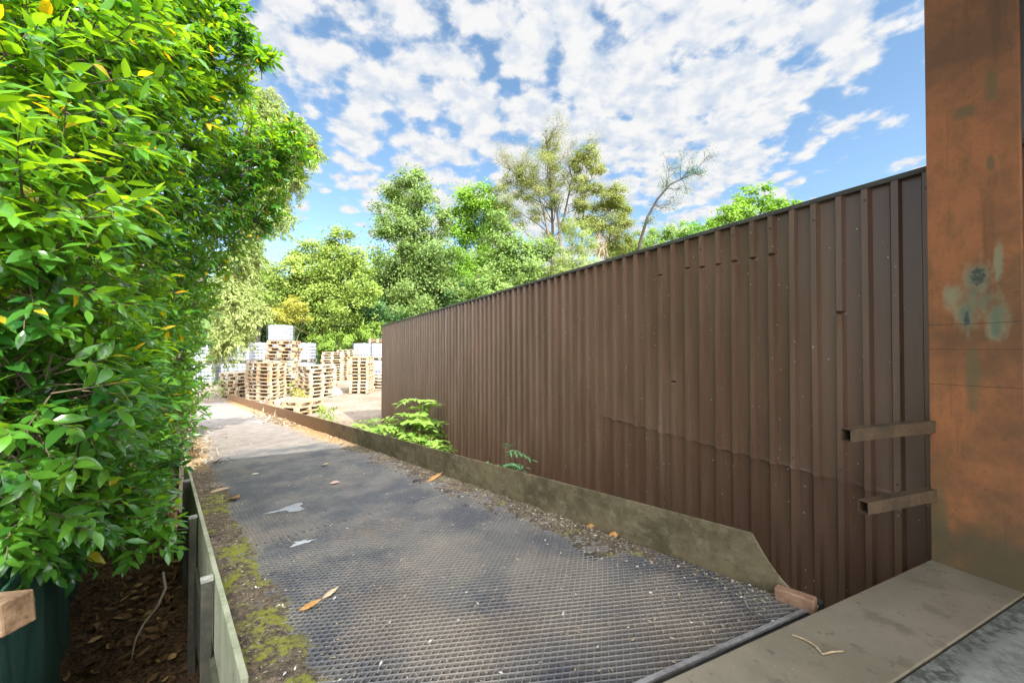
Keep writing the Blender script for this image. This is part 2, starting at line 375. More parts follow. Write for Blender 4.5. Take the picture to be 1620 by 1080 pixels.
# ---------------------------------------------------------------- clad shed
m_clad, nt, p = new_mat('brown_cladding'); v = coord(nt)
n0 = noise(nt, .7, 4, .6, v); n1 = noise(nt, 5, 5, .65, coord(nt, (1,1,.12))); n2 = noise(nt, 60, 3, .6, v)
col = mixc(nt, ss(nt, n1, .3, .7), (.122,.064,.037), (.18,.104,.063))
col = mixc(nt, math_(nt, 'MULTIPLY', ss(nt, n0, .35, .7), .35), col, (.105,.078,.042))
vo = N(nt, 'TexVoronoi', Vector=v, Scale=26.); vd = vo.outputs['Distance']; vc = N(nt, 'SeparateColor', Color=vo.outputs['Color']).outputs
dotm = math_(nt, 'MULTIPLY', math_(nt, 'LESS_THAN', vd, math_(nt, 'MULTIPLY', vc[1], .13)), math_(nt, 'GREATER_THAN', vc[0], .5))
vo2 = N(nt, 'TexVoronoi', Vector=v, Scale=9.); vc2 = N(nt, 'SeparateColor', Color=vo2.outputs['Color']).outputs
dot2 = math_(nt, 'MULTIPLY', math_(nt, 'LESS_THAN', math_(nt, 'ADD', vo2.outputs['Distance'], math_(nt, 'MULTIPLY', n2, .04)), .062), math_(nt, 'GREATER_THAN', vc2[0], .86))
col = mixc(nt, math_(nt, 'MAXIMUM', math_(nt, 'MULTIPLY', dotm, .85), math_(nt, 'MULTIPLY', dot2, .9)), col, (.52,.48,.40))
stk = noise(nt, 2.0, 4, .6, coord(nt, (3,3,.10)))
col = mixc(nt, math_(nt, 'MULTIPLY', ss(nt, stk, .62, .74), .35), col, (.33,.28,.21))
finish(nt, p, col, math_(nt, 'ADD', .24, math_(nt, 'MULTIPLY', n1, .25)), noise(nt, 3, 3, .5, v), .12, .02, spec=.8)
m_clad2 = m_clad.copy(); m_clad2.name = 'older_brown_cladding'
for n_ in m_clad2.node_tree.nodes:
    if n_.type == 'MIX' and not n_.inputs[6].is_linked and abs(n_.inputs[6].default_value[0]-.122) < 1e-4: n_.inputs[6].default_value = (.105,.053,.031,1); n_.inputs[7].default_value = (.158,.089,.054,1)
m_trim = plain('dark_trim', (.045,.045,.038), (.09,.088,.07), 8, .5)
sA, zA = wall_hit(1455, 275); sB, zB = wall_hit(605.5, 516)
SEND = sB
def topz(s): return zA+(zB-zA)*(s-sA)/(sB-sA)
s1_, z1_ = wall_hit(1401, 777.5); s2_, z2_ = wall_hit(955.5, 657)
def seamz(s): return z1_+(z2_-z1_)*(s-s1_)/(s2_-s1_)
PIT = .1254
dents = {}
for (px, py) in ((1053,435),(1076,430),(1096,424),(1121,422),(1146,418),(1171,413),(1202,408),(1233,402),(1345,494),(1075,604),(1048,436)):
    s_, z_ = wall_hit(px, py); dents[round((s_-.01)/PIT)] = z_
shed = thing('storage_shed', 'long low shed clad in brown ribbed metal sheeting beside the ramp', 'shed', tuple(wp(4, -.2)))
def cladding(sa, sb, zlo, zhi, off, flare=0):
    ka = int(math.floor(sa/PIT)); kb = int(math.ceil(sb/PIT)); cols = []
    for k in range(ka, kb+1):
        jit = .006*math.sin(k*12.9)
        s0 = k*PIT+jit
        d = dents.get(k)
        wob = .0035*math.sin(k*3.3)
        for (ds, out, rib) in ((-.026, 0, 0), (-.0145, .036, 1), (.0145, .036, 1), (.026, 0, 0)):
            cols.append((s0+ds, out+off, rib, d, wob))
    cols = [c for c in cols if sa <= c[0] <= sb]
    NZ = 25; VV = []
    for (s, out, rib, d, wob) in cols:
        lo, hi = zlo(s), zhi(s); tz = np.linspace(0, 1, NZ); tz[1] = .012
        z = lo+(hi-lo)*tz
        if d is not None and lo+.1 < d < hi-.08:
            kk = int(np.argmin(abs(z-d))); kk = min(max(kk, 3), NZ-4)
            for m_, dz in ((-2,-.09),(-1,-.016),(0,0),(1,.010),(2,.05)): z[kk+m_] = d+dz
        for zz in z:
            o_ = out
            if d is not None and rib:
                e = zz-d
                if abs(e) < .004: o_ = out-.031
                elif 0 < e < .012: o_ = out-.004
                elif 0 < e: o_ = out-.010*math.exp(-e/.05)
                elif e > -.03: o_ = out+.007
            if flare: o_ += flare*(.5+.5*math.sin(s*9.)*math.sin(s*3.7+1))*max(0, 1-(zz-lo)/.05)
            VV.append(wp(s+wob*(zz-1.5)*.5*rib, zz, o_))
    n = len(cols); i = np.arange(n-1)[:,None]*NZ; j = np.arange(NZ-1)[None]
    return MB().add(VV, np.stack([i+j, i+j+1, i+NZ+j+1, i+NZ+j], -1).reshape(-1,4))
SL = s2_+.03
up = cladding(-1.8, SL+.07, lambda s: seamz(s)-.004+.004*math.sin(s*23), lambda s: topz(s), .005, .009).build('upper_cladding', m_clad, shed)
dn = cladding(-1.8, SL+.07, lambda s: -.4, lambda s: seamz(s)+.06, 0).build('lower_cladding', m_clad2, shed)
fr = cladding(SL-.07, SEND, lambda s: -.4, lambda s: topz(s), .0015).build('far_cladding', m_clad, shed)
b = MB()
b.beam(wp(-1.8, topz(-1.8)+.004, -.03), wp(SEND+.015, topz(SEND+.015)+.004, -.03), .15, .03)
bevel(b.build('coping', m_trim, shed), .004)
b = MB(); q = lambda s, z, o: wp(s, z, o)
b.beam(wp(SEND-.01, -.4, -.03), wp(SEND-.01, topz(SEND)-.012, -.03), .045, .09, up=(wv[0], wv[1], 0)); b.build('corner_trim', m_clad, shed)
b = MB()
zz = lambda s: topz(s)-.02
V8 = [wp(-1.8,-.4,-.06), wp(SEND-.03,-.4,-.06), wp(SEND-.03,-.4,-5), wp(-1.8,-.4,-5), wp(-1.8,zz(-1.8),-.06), wp(SEND-.03,zz(SEND),-.06), wp(SEND-.03,zz(SEND)-.25,-5), wp(-1.8,zz(-1.8)-.25,-5)]
b.add(V8, [(0,3,2,1),(4,5,6,7),(0,1,5,4),(1,2,6,5),(2,3,7,6),(3,0,4,7)]); b.build('roof_and_rear_walls', m_trim, shed)
# roof screws
def screw(s, z, o):
    b = MB()
    c = wp(s, z, o); r = .0075
    t = np.arange(6)*math.pi/3
    ring = lambda rr, oo: [wp(s+rr*math.cos(x), z+rr*math.sin(x), o+oo) for x in t]
    V = np.array(ring(r, 0)+ring(r*.75, .006)); b.add(V, [(k, (k+1)%6, 6+(k+1)%6, 6+k) for k in range(6)]); b.add(V[6:], [tuple(range(6))]); b.build('screw', m_trim, shed)
l0, l1 = wall_hit(668, 573), wall_hit(1440, 767)
for k in range(3, int(SEND/PIT)):
    s = k*PIT+.006*math.sin(k*12.9)
    if k % 2 == 0: screw(s, topz(s)-.075-.02*(k % 3), .0395)
    if k % 2 == 1: screw(s+.0, l0[1]+(l1[1]-l0[1])*(s-l0[0])/(l1[0]-l0[0]), .0405)
# ---------------------------------------------------------------- steel column with stub tubes
cA = at(1473, 885, 1.99); sc = (EYE-DOCK)/(EYE-cA[2]); cA = cA[:2]*sc
fd = -EN                                                # along the visible face, towards the camera side
colm, nt, p = new_mat('rusty_primer'); v = coord(nt)
sep = N(nt, 'SeparateXYZ', Vector=N(nt, 'TexCoord').outputs['Object']).outputs
uu = math_(nt, 'ADD', math_(nt, 'ADD', math_(nt, 'MULTIPLY', sep[0], float(fd[0])), math_(nt, 'MULTIPLY', sep[1], float(fd[1]))), -float(fd@cA))
zz_ = sep[2]
n0 = noise(nt, 2.2, 5, .65, v); n1 = noise(nt, 9, 6, .7, coord(nt, (1,1,.45))); n2 = noise(nt, 70, 4, .7, v)
col = mixc(nt, ss(nt, n0, .36, .64), (.19,.09,.042), (.43,.16,.06))
col = mixc(nt, math_(nt, 'MULTIPLY', ss(nt, n1, .45, .68), .75), col, (.21,.11,.045))
col = mixc(nt, math_(nt, 'MULTIPLY', ss(nt, n2, .55, .72), .5), col, (.17,.075,.035))
stz = noise(nt, 14, 6, .65, coord(nt, (1,1,.07)))
col = mixc(nt, math_(nt, 'MULTIPLY', ss(nt, stz, .52, .68), .55), col, (.13,.065,.03))
col = mixc(nt, math_(nt, 'MULTIPLY', ss(nt, noise(nt, 34, 7, .75, v), .60, .68), .6), col, (.10,.05,.028))
def cpix(px, py):
    r = ray(px, py); nn = np.array([fd[1], -fd[0]]); t = float(nn@cA)/float(nn@r[:2]); q = r*t; return float(fd@(q[:2]-cA)), q[2]+EYE
def bl(lst): 
    out = []
    for (px, py, rx, ry) in lst:
        u0, z0 = cpix(px, py); u1, _ = cpix(px+rx, py); _, z1 = cpix(px, py-ry); out.append((u0, z0, abs(u1-u0), abs(z1-z0)))
    return out
halo = blotches(nt, (uu, zz_), bl([(1545,442,30,34),(1533,485,28,45),(1577,495,24,45),(1510,470,22,22),(1556,480,30,22),(1580,420,9,40)]), n1)
col = mixc(nt, math_(nt, 'MULTIPLY', halo, .72), col, (.30,.31,.19))
core = blotches(nt, (uu, zz_), bl([(1546,438,21,24),(1532,490,17,38),(1577,492,16,32),(1577,515,10,18),(1556,478,26,17),(1540,462,12,16)]), n1)
col = mixc(nt, math_(nt, 'MULTIPLY', core, .85), col, (.13,.165,.105))
dk = blotches(nt, (uu, zz_), bl([(1547,438,12,15),(1529,505,5,12)]), n2)
col = mixc(nt, math_(nt, 'MULTIPLY', dk, .8), col, (.035,.055,.055))
st = blotches(nt, (uu, zz_), bl([(1568,130,13,30),(1525,178,22,12),(1567,258,7,14),(1530,255,5,6),(1540,600,14,50),(1485,810,16,60)]), n1)
col = mixc(nt, math_(nt, 'MULTIPLY', st, .8), col, (.16,.12,.055))
base = math_(nt, 'SUBTRACT', 1., ss(nt, math_(nt, 'ADD', zz_, math_(nt, 'MULTIPLY', math_(nt, 'SUBTRACT', n0, .5), .7)), DOCK-.05, DOCK+.38))
col = mixc(nt, math_(nt, 'MULTIPLY', base, .8), col, mixc(nt, n1, (.055,.06,.035), (.13,.10,.05)))
lines = None
for k, (py, x0) in enumerate(((553,0),(610,0),(512,.2))):
    _, zl = cpix(1540, py)
    d = math_(nt, 'ABSOLUTE', math_(nt, 'ADD', math_(nt, 'SUBTRACT', zz_, zl), math_(nt, 'MULTIPLY', math_(nt, 'SUBTRACT', n0, .5), .03)))
    d = math_(nt, 'LESS_THAN', d, .0016); lines = d if lines is None else math_(nt, 'MAXIMUM', lines, d)
col = mixc(nt, math_(nt, 'MULTIPLY', lines, .75), col, (.07,.035,.02))
finish(nt, p, col, math_(nt, 'ADD', .42, math_(nt, 'MULTIPLY', n1, .25)), math_(nt, 'ADD', n1, math_(nt, 'MULTIPLY', n2, .5)), .25, .004, spec=.4)
colt = thing('steel_column', 'tall orange rusty steel column with green paint stains beside the shed', 'column', (cA[0], cA[1], DOCK))
CW = .30
def cbox(b, f0, f1, g0, g1, z0, z1):      # f along the face, g to the right behind it
    gd = np.array([fd[1], -fd[0]]); gd = gd if gd[0] > 0 else -gd
    q = lambda f, g_, z: (*(cA+fd*f+gd*g_), z)
    return b.add([q(f0,g0,z0),q(f1,g0,z0),q(f1,g1,z0),q(f0,g1,z0),q(f0,g0,z1),q(f1,g0,z1),q(f1,g1,z1),q(f0,g1,z1)], [(0,3,2,1),(4,5,6,7),(0,1,5,4),(1,2,6,5),(2,3,7,6),(3,0,4,7)])
CT = 4.715
bevel(cbox(MB(), 0, CW, 0, .02, DOCK-.1, CT).build('front_flange', colm, colt), .004)
cbox(MB(), CW/2-.008, CW/2+.008, .0205, .28, DOCK-.1, CT).build('web', colm, colt)
cbox(MB(), 0, .16, .2805, .30, DOCK-.1, CT).build('rear_flange', colm, colt)
m_tube = plain('tube_rust', (.05,.034,.016), (.125,.075,.038), 12, .65, fine=70)
m_tubein = plain('tube_inside', (.015,.012,.01), (.03,.024,.02), 12, .8)
def hollow(p, q, w, h, t, mat, parent, name):
    p = np.array(p); q = np.array(q); a = q-p; L = np.linalg.norm(a); a /= L; r = np.cross(a, (0,0,1)); r /= np.linalg.norm(r); u = np.cross(r, a)
    b = MB(); 
    def ring(o, ww, hh): return [o+r*sx*ww/2+u*sz*hh/2 for sx, sz in ((-1,-1),(1,-1),(1,1),(-1,1))]
    V = ring(p, w, h)+ring(q, w, h)+ring(p, w-2*t, h-2*t)+ring(q, w-2*t, h-2*t)
    fs = []
    for k in range(4):
        m_ = (k+1) % 4
        fs += [(k, m_, 4+m_, 4+k), (8+m_, 8+k, 12+k, 12+m_), (m_, k, 8+k, 8+m_), (4+k, 4+m_, 12+m_, 12+k)]
    b.add(V, fs); o = b.build(name, mat, parent); bevel(o, .003, 2); return o
for (e, f) in (((1338,688), (1478,673)), ((1365,802), (1480,780))):
    hollow(at(*e, 1.84), at(*f, 1.985), .045, .058, .0045, m_tube, colt, 'stub_tube')
# ---------------------------------------------------------------- left bar
m_bar = plain('bar_rust', (.13,.07,.03), (.33,.205,.11), 26, .7, fine=90)
bq0 = at(30, 968, .82); bq1 = at(-330, 1000, .86)
bar = MB().beam(bq0, bq1, .055, .066).build('steel_bar', m_bar); bevel(bar, .004)
tag(bar, 'short rusty bar end jutting in before the green netting', 'bar')
# ---------------------------------------------------------------- warehouse shell that shades the dock (roof over the camera)
m_roof = plain('warehouse_steel', (.10,.11,.10), (.16,.17,.15), 4, .6)
m_green = plain('green_sheeting', (.045,.07,.055), (.085,.115,.09), 6, .6, stretch=(1,1,.3))
wh = thing('warehouse', 'dark warehouse shell with green side sheeting at the right edge', 'warehouse', dockp(1, -3, 0))
slab(MB(), -1.75, 6, -8, .12, 4.72, 4.95).build('roof', m_roof, wh)
b = MB()
for k in range(16):
    n0_ = -.25-k*.2
    slab(b, 1.42, 1.46, n0_-.10, n0_, DOCK-.1, 4.71); slab(b, 1.445, 1.48, n0_-.2, n0_-.1, DOCK-.1, 4.71)
b.build('side_sheeting', m_green, wh)
slab(MB(), 1.05, 1.6, -.20, -.16, DOCK-.1, 4.71).build('dark_gap_panel', m_dark, wh)  # dark panel standing in for the black shaded gap beside the column
# ---------------------------------------------------------------- leaves
def leaves(b, P, D, Nn, L, W, rows=4, fold=.25, droop=.25):
    """P base (n,3); D along; Nn up normal; a folded, pointed blade each"""
    n = len(P); D = D/np.linalg.norm(D, axis=1, keepdims=True)
    Sd = np.cross(D, Nn); Sd /= np.linalg.norm(Sd, axis=1, keepdims=True)+1e-9; Nn = np.cross(Sd, D)
    t = np.linspace(0, 1, rows+1); wd = np.sin(np.pi*np.clip(t*.97+.03, 0, 1)**.85); wd[-1] = .03; wd[0] = .08
    L = L[:,None,None]; W = W[:,None,None]
    dr = (droop*rng.uniform(.2, 1.6, n))[:,None,None]
    mid = P[:,None]+D[:,None]*(t[None,:,None]*L)-Nn[:,None]*(t[None,:,None]**2*L*dr)
    off = Sd[:,None]*(wd[None,:,None]*W*.5); upv = Nn[:,None]*(wd[None,:,None]*W*.5*fold)
    V = np.stack([mid-off+upv, mid, mid+off+upv], 2).reshape(n, -1, 3)
    m_ = (rows+1)*3; base = np.arange(n)[:,None,None]*m_
    f = []
    for k in range(rows):
        for c in (0, 1): f.append((k*3+c, k*3+c+1, (k+1)*3+c+1, (k+1)*3+c))
    return b.add(V.reshape(-1,3), (base+np.array(f)[None]).reshape(-1,4))
def unit(n):
    v = rng.normal(size=(n,3)); return v/np.linalg.norm(v, axis=1, keepdims=True)
def quads(b, P, Nn, s, asp=.6):
    """small pointed leaf clumps (rhombs)"""
    n = len(P); a = np.cross(Nn, unit(n)); a /= np.linalg.norm(a, axis=1, keepdims=True)+1e-9; c = np.cross(Nn, a)
    s = np.broadcast_to(s, (n,))[:,None]
    V = np.stack([P-a*s*.5, P-c*s*.5*asp+a*s*.05, P+a*s*.5, P+c*s*.5*asp+a*s*.05+Nn*s*.12], 1)
    return b.add(V.reshape(-1,3), np.arange(4*n).reshape(-1,4))
# ---------------------------------------------------------------- laurel hedge
m_laurel = leafmat('laurel_leaf', (.014,.105,.024), (.13,.33,.035), .48, .22, 1.0, (.42,.36,.03), .015, .75, (3.5,2.1,.3))
m_bark = plain('laurel_bark', (.07,.05,.032), (.15,.115,.075), 12, .85)
BL = [(250,640,7.0,.45),(262,600,7,.42),(250,555,6.8,.48),(265,505,6.5,.42),(218,690,6.0,.42),(198,722,4.6,.34),(190,775,3.4,.28),(222,838,2.6,.15),(165,815,2.5,.27),(95,800,2.2,.28),(25,800,1.9,.26),
 (180,740,3.2,.4),(80,700,2.4,.42),(10,640,1.75,.36),(200,650,4.5,.6),(120,600,3.0,.5),(225,570,5,.55),(250,480,5.6,.6),(150,500,3.6,.55),(60,520,2.4,.45),(10,430,1.7,.36),
 (292,425,5.6,.40),(120,400,3,.55),(220,400,4.6,.6),(345,355,5.6,.48),(395,305,5.4,.36),(440,240,5.2,.33),(385,235,5,.45),(300,280,4.6,.6),(200,300,3.8,.55),(100,300,2.7,.5),(15,300,1.6,.34),
 (325,150,4.3,.30),(300,80,3.9,.42),(385,85,3.9,.10),(272,15,3.8,.48),(230,160,3.6,.55),(130,180,2.7,.5),(35,170,1.8,.4),(230,40,3.4,.55),(130,50,2.6,.5),(35,50,1.9,.4),(200,-70,3.2,.6),(60,-70,2.2,.5),(280,-90,3.8,.45),
 (470,225,5.1,.10),(420,355,5.5,.16),(462,205,5.1,.07),(436,325,5.4,.08),(385,140,4.2,.08),(378,48,3.8,.09),(415,92,3.8,.05),(368,15,3.8,.08),(350,420,5.6,.12),(335,470,6.2,.1),(318,540,6.6,.1),(205,755,3.9,.25),(60,600,2.0,.35),(140,690,2.9,.35),(265,610,5.8,.4)]
bl_ = MB(); bst = MB()
def sprigs(c, r, dens, dist):
    n = max(10, int(4*math.pi*r*r*dens)); n_in = n//3
    dirs = unit(n); P = c+dirs*r*rng.uniform(.78, 1.12, (n,1))*np.array([1,1,.95])
    Pin = c+unit(n_in)*r*rng.uniform(.2, .75, (n_in,1)); dirs = np.concatenate([dirs, unit(n_in)]); P = np.concatenate([P, Pin])
    near = dist < 3.2
    for p_, d_ in zip(P, dirs):
        ax = d_*.8+np.array([.30,-.15,.18])+rng.normal(0, .3, 3); ax /= np.linalg.norm(ax)
        if p_[2] < 1.2: ax[2] -= .1
        k = rng.integers(7, 11); sl = rng.uniform(.16, .26)
        t = np.linspace(.15, 1, k); base = p_+ax*(t[:,None]-.5)*sl
        sd = np.cross(ax, [0,0,1.]); sd /= np.linalg.norm(sd)+1e-6; upn = np.cross(sd, ax)
        ang = np.arange(k)*2.4+rng.uniform(0, 6)
        rad = np.cos(ang)[:,None]*sd*1.0+np.sin(ang)[:,None]*upn*.55
        D = rad+ax*(.35+.65*t[:,None])+rng.normal(0, .12, (k,3))+np.array([0,0,-.12])
        Nn = np.array([0,0,1.])+ax*.5+rng.normal(0, .35, (k,3))
        L = rng.uniform(.058, .128, k)*(1.05-.25*t**3); W = L*rng.uniform(.34, .44, k)
        yield base, D, Nn, L, W, near, p_, ax, sl
acc = {True: [], False: []}
for (px, py, d, r) in BL:
    for it in sprigs(at(px, py, d), r, 64 if d < 3 else 52, d):
        acc[it[5]].append(it[:5])
        bst.tube([it[6]-it[7]*it[8]*.9, it[6]+it[7]*it[8]*.45], [.004, .0015], 4)
for near, rows in ((True, 4), (False, 3)):
    a = [np.concatenate([x[k] for x in acc[near]]) for k in range(5)]
    leaves(bl_, *a, rows=rows, fold=.22, droop=.22)
h0 = at(150, 900, 3.2)
hedge = thing('laurel_hedge', 'huge glossy green laurel overhanging the left side of the ramp', 'hedge', (h0[0], h0[1], -.15))
bl_.build('foliage', m_laurel, hedge, smooth=True)
INN = [x for x in BL if x[0] < 235 and x[1] < 640]
for k in range(14):
    base = at(10+9*k, 930, 2.3+.2*k); base[2] = -.25
    tgt = min((INN[i_] for i_ in rng.integers(0, len(INN), 6)), key=lambda x: abs(x[2]-base[1]-.4)); e = at(tgt[0]-60, tgt[1], tgt[2]+.4)
    m1 = base*.55+e*.45+rng.normal(0, .18, 3); m1[2] = base[2]*.5+e[2]*.5
    t = np.linspace(0, 1, 9)[:,None]; cv = base*(1-t)**2+2*t*(1-t)*m1+e*t*t
    bst.tube(cv, np.linspace(.032, .007, 9), 6)
for (pa, pb, d1, d2) in (((0,140),(300,330),2.4,4.6),((60,330),(150,250),2.8,3.0),((20,215),(90,262),1.9,2.2),((140,180),(360,300),3.0,5.0),((10,330),(120,250),1.9,2.4),((230,120),(330,40),3.6,3.9),((180,330),(330,360),3.4,5.0),((90,560),(150,440),2.3,3.0),((60,700),(20,560),1.9,1.8),((250,300),(420,240),4.4,5.0)):
    A_, B_ = at(*pa, d1), at(*pb, d2); t = np.linspace(0,1,7)[:,None]; bst.tube(A_*(1-t)+B_*t+np.array([0,0,-.25])*t*(1-t), np.linspace(.016,.005,7), 6)
bst.build('branches', m_bark, hedge, smooth=True)
# ---------------------------------------------------------------- netting fence, pit litter
m_net, nt, p = new_mat('green_netting'); v = coord(nt)
wv1 = N(nt, 'TexWave', Vector=v, Scale=20., Distortion=1.5, Detail=3.); wv1.bands_direction = 'Z'
n1 = noise(nt, 6, 5, .7, coord(nt, (1,1,.25)))
col = mixc(nt, math_(nt, 'MULTIPLY', wv1.outputs[0], ss(nt, n1, .3, .7)), (.010,.045,.034), (.06,.16,.12))
finish(nt, p, col, .6, wv1.outputs[0], .4, .004)
net = thing('netting_fence', 'dark green windbreak netting hung on posts below the laurel', 'fence', (-2.0, 1.9, -.18))
npt = [at(-420, 1000, 1.0), at(-120, 1000, 1.35), at(45, 1000, 1.9), at(92, 1000, 2.5), at(108, 1000, 3.4), at(150, 1000, 5.0)]
b = MB(); pts = []
for k in range(len(npt)-1):
    for t in np.linspace(0, 1, 12, endpoint=False): pts.append(npt[k]*(1-t)+npt[k+1]*t)
nz = 9; VV = []
for k, q in enumerate(pts):
    for z in range(nz): VV.append((q[0]+.02*math.sin(k*.9+z*.5), q[1]+.015*math.cos(k*.7+z), -.2+z/(nz-1)*1.35-.04*math.sin(k*math.pi/12)**2*(z/(nz-1))))
i = np.arange(len(pts)-1)[:,None]*nz; j = np.arange(nz-1)[None]
b.add(VV, np.stack([i+j, i+nz+j, i+nz+j+1, i+j+1], -1).reshape(-1,4)).build('netting', m_net, net, smooth=True)
for q in npt[1:]:
    MB().tube([(q[0]-.07, q[1]+.0, -.3), (q[0]-.07, q[1]+.0, 1.12)], .022, 8).build('post', m_postcap, net)
MB().tube([(q[0]+.012, q[1]-.012, 1.09-.04*math.sin(k*math.pi/12)**2) for k, q in enumerate(pts)], .006, 5).build('rope', plain('green_rope', (.03,.12,.08), (.05,.17,.12), 40, .6), net)
m_litter = leafmat('dead_leaf', (.05,.026,.011), (.21,.115,.045), .1, .7, 2., (.42,.27,.10), .06, .3, (1,.8,.5))
b = MB(); n = 2600
a_ = rng.uniform(.2, 7, n); c_ = RL-.12-rng.exponential(.45, n)
q = O+U*a_[:,None]+Pp*c_[:,None]; Pz = ground_z(q[:,0], q[:,1])+.012+rng.uniform(0, .035, n)
leaves(b, np.concatenate([q, Pz[:,None]], 1), unit(n)*np.array([1,1,.25]), np.array([0,0,1.])+rng.normal(0, .5, (n,3)), rng.uniform(.04,.11,n), rng.uniform(.015,.045,n), rows=3, fold=.3, droop=-.2)
tag(b.build('leaf_litter', m_litter, smooth=True), 'brown dead leaves covering the ground under the laurel', 'leaf litter', kind='stuff')
tw = [on_z(x, y, z_) for x, y, z_ in ((258,905,.35),(262,930,.28),(250,958,.2),(228,985,.12),(214,1012,.06),(208,1042,-.02))]
tag(MB().tube(tw, [.010,.010,.009,.008,.006,.003], 6).build('dead_branch', plain('pale_branch', (.20,.16,.10), (.33,.27,.18), 20, .85), smooth=True), 'pale bent dead branch leaning in the litter under the laurel', 'branch')
# dry chips and fragments along both sides of the ramp deck
m_chip = leafmat('dry_chip', (.13,.09,.055), (.40,.32,.22), .0, .85, 3., (.52,.47,.40), .12, .2)
b = MB(); 
def strew(n, a0, a1, cf, smin, smax, asp=.5):
    a_ = rng.uniform(a0, a1, n); c_ = cf(n); ok = (c_ > RL+.02) & (c_ < KC-.015) & (a_ > SKEW*c_+.06); a_ = a_[ok]; c_ = c_[ok]
    h = np.maximum(dirt_h(a_, c_), .002)+.002
    q = O+U*a_[:,None]+Pp*c_[:,None]; P = np.concatenate([q, (RZ0-SLOPE*a_+h)[:,None]], 1); m_ = len(P)
    Nn = np.array([0,0,1.])+rng.normal(0, .25, (m_,3)); Nn /= np.linalg.norm(Nn, axis=1, keepdims=True)
    quads(b, P, Nn, smin+(smax-smin)*rng.random(m_)**3, asp)
strew(7000, .15, 6, lambda n: KC-rng.exponential(.16, n)-.02, .005, .024)
strew(3500, .3, 6, lambda n: RL+rng.exponential(.18, n), .004, .022, .4)
strew(3000, .1, 4.0, lambda n: rng.normal(-.60, .38, n), .003, .026, .35)
strew(500, .2, 6, lambda n: rng.uniform(RL, 0, n), .004, .018, .3)
strew(2200, 5.2, 16, lambda n: np.where(rng.random(n) < .5, KC-rng.exponential(.10, n)-.02, RL+rng.exponential(.14, n)), .015, .06)
tag(b.build('ramp_debris', m_chip), 'pale dry chips and bits of bark strewn along the ramp edges', 'debris', kind='stuff')
# single fallen leaves
def fallen(px, py, L, col, label, yaw, name='fallen_leaf', w=.32):
    r = ray(px, py)
    # meet the sloping deck plane
    nrm = np.array([U[0]*SLOPE, U[1]*SLOPE, 1.]); pt = rp(0,0,.006)
    t = float(nrm@(pt-np.array([0,0,EYE])))/float(nrm@r); q = np.array([0,0,EYE])+r*t
    b = MB(); d_ = np.array([[math.cos(yaw), math.sin(yaw), .06]])
    leaves(b, (q-d_[0]*L/2)[None], d_, np.array([[.15,-.2,1.]]), np.array([L]), np.array([L*w]), rows=7, fold=.5, droop=-.25)
    th = b.build(name, col, smooth=True); sol = th.modifiers.new('thickness', 'SOLIDIFY'); sol.thickness = .0012
    tag(th, label, 'leaf', 'fallen leaves on the ramp'); return th
m_or = plain('orange_leaf', (.36,.15,.035), (.52,.28,.09), 40, .6); m_tn = plain('tan_leaf', (.42,.27,.15), (.55,.40,.26), 40, .7); m_pk = plain('pinkish_leaf', (.45,.27,.22), (.55,.38,.31), 40, .7)
fallen(492, 960, .095, m_or, 'curled orange leaf nearest the camera on the dark mesh', .35)
fallen(523, 940, .075, m_tn, 'pale tan leaf touching the tip of the curled orange leaf', .75)
fallen(348, 777, .17, m_tn, 'long pale leaf on the soil near the left edging boards', .25)
fallen(372, 790, .13, m_or, 'crumpled brown leaf on the soil beside the mesh left margin', -.5, w=.6)
fallen(530, 764, .10, m_pk, 'pinkish leaf lying on the middle of the blue grey mesh', .1, w=.5)
fallen(515, 736, .10, m_tn, 'small dry leaf on the mesh just before the sunlit part', -.2, w=.5)
fallen(688, 757, .18, m_or, 'bent orange stalked leaf against the right soil margin', .9, w=.25)
fallen(935, 834, .075, m_or, 'flat orange leaf beside the kerb plate, farther of two', .0, w=.5)
fallen(971, 848, .075, m_or, 'broad orange leaf beside the kerb plate, nearer of two', .6, w=.6)
fallen(404, 750, .08, plain('green_leaf', (.30,.36,.22), (.42,.48,.33), 40, .6), 'pale green leaf near the left margin of the mesh', .2, w=.45)
# torn white scraps on the mesh
m_scrap = plain('grey_scrap', (.28,.285,.285), (.46,.465,.46), 60, .8)
def scrap(px, py, w, h, label, seed, m=m_scrap):
    r = ray(px, py); nrm = np.array([U[0]*SLOPE, U[1]*SLOPE, 1.]); pt = rp(0,0,.006)
    t = float(nrm@(pt-np.array([0,0,EYE])))/float(nrm@r); q = np.array([0,0,EYE])+r*t
    g_ = np.random.default_rng(seed); n = 18; an = np.arange(n)*2*math.pi/n; rr = g_.uniform(.45, 1.15, n)*(1+.35*np.sin(an*3+seed))
    V = [q+np.array([*(U*math.sin(x)*h*k+Pp*math.cos(x)*w*k), -SLOPE*math.sin(x)*h*k+g_.uniform(0,.003)]) for x, k in zip(an, rr)]
    b = MB().add(np.array(V+[q+np.array([0,0,.003])]), [(k, (k+1)%n, n) for k in range(n)])
    o = b.build('paper_scrap', m); s_ = o.modifiers.new('thickness', 'SOLIDIFY'); s_.thickness = .0015
    tag(o, label, 'scrap', 'scraps flattened on the ramp mesh')
scrap(476, 858, .075, .04, 'small white torn scrap flattened on the mesh', 3)
scrap(458, 803, .12, .10, 'larger grey scrap pressed into the mesh beyond the white one', 5, plain('dull_scrap', (.20,.205,.21), (.30,.305,.31), 20, .85))
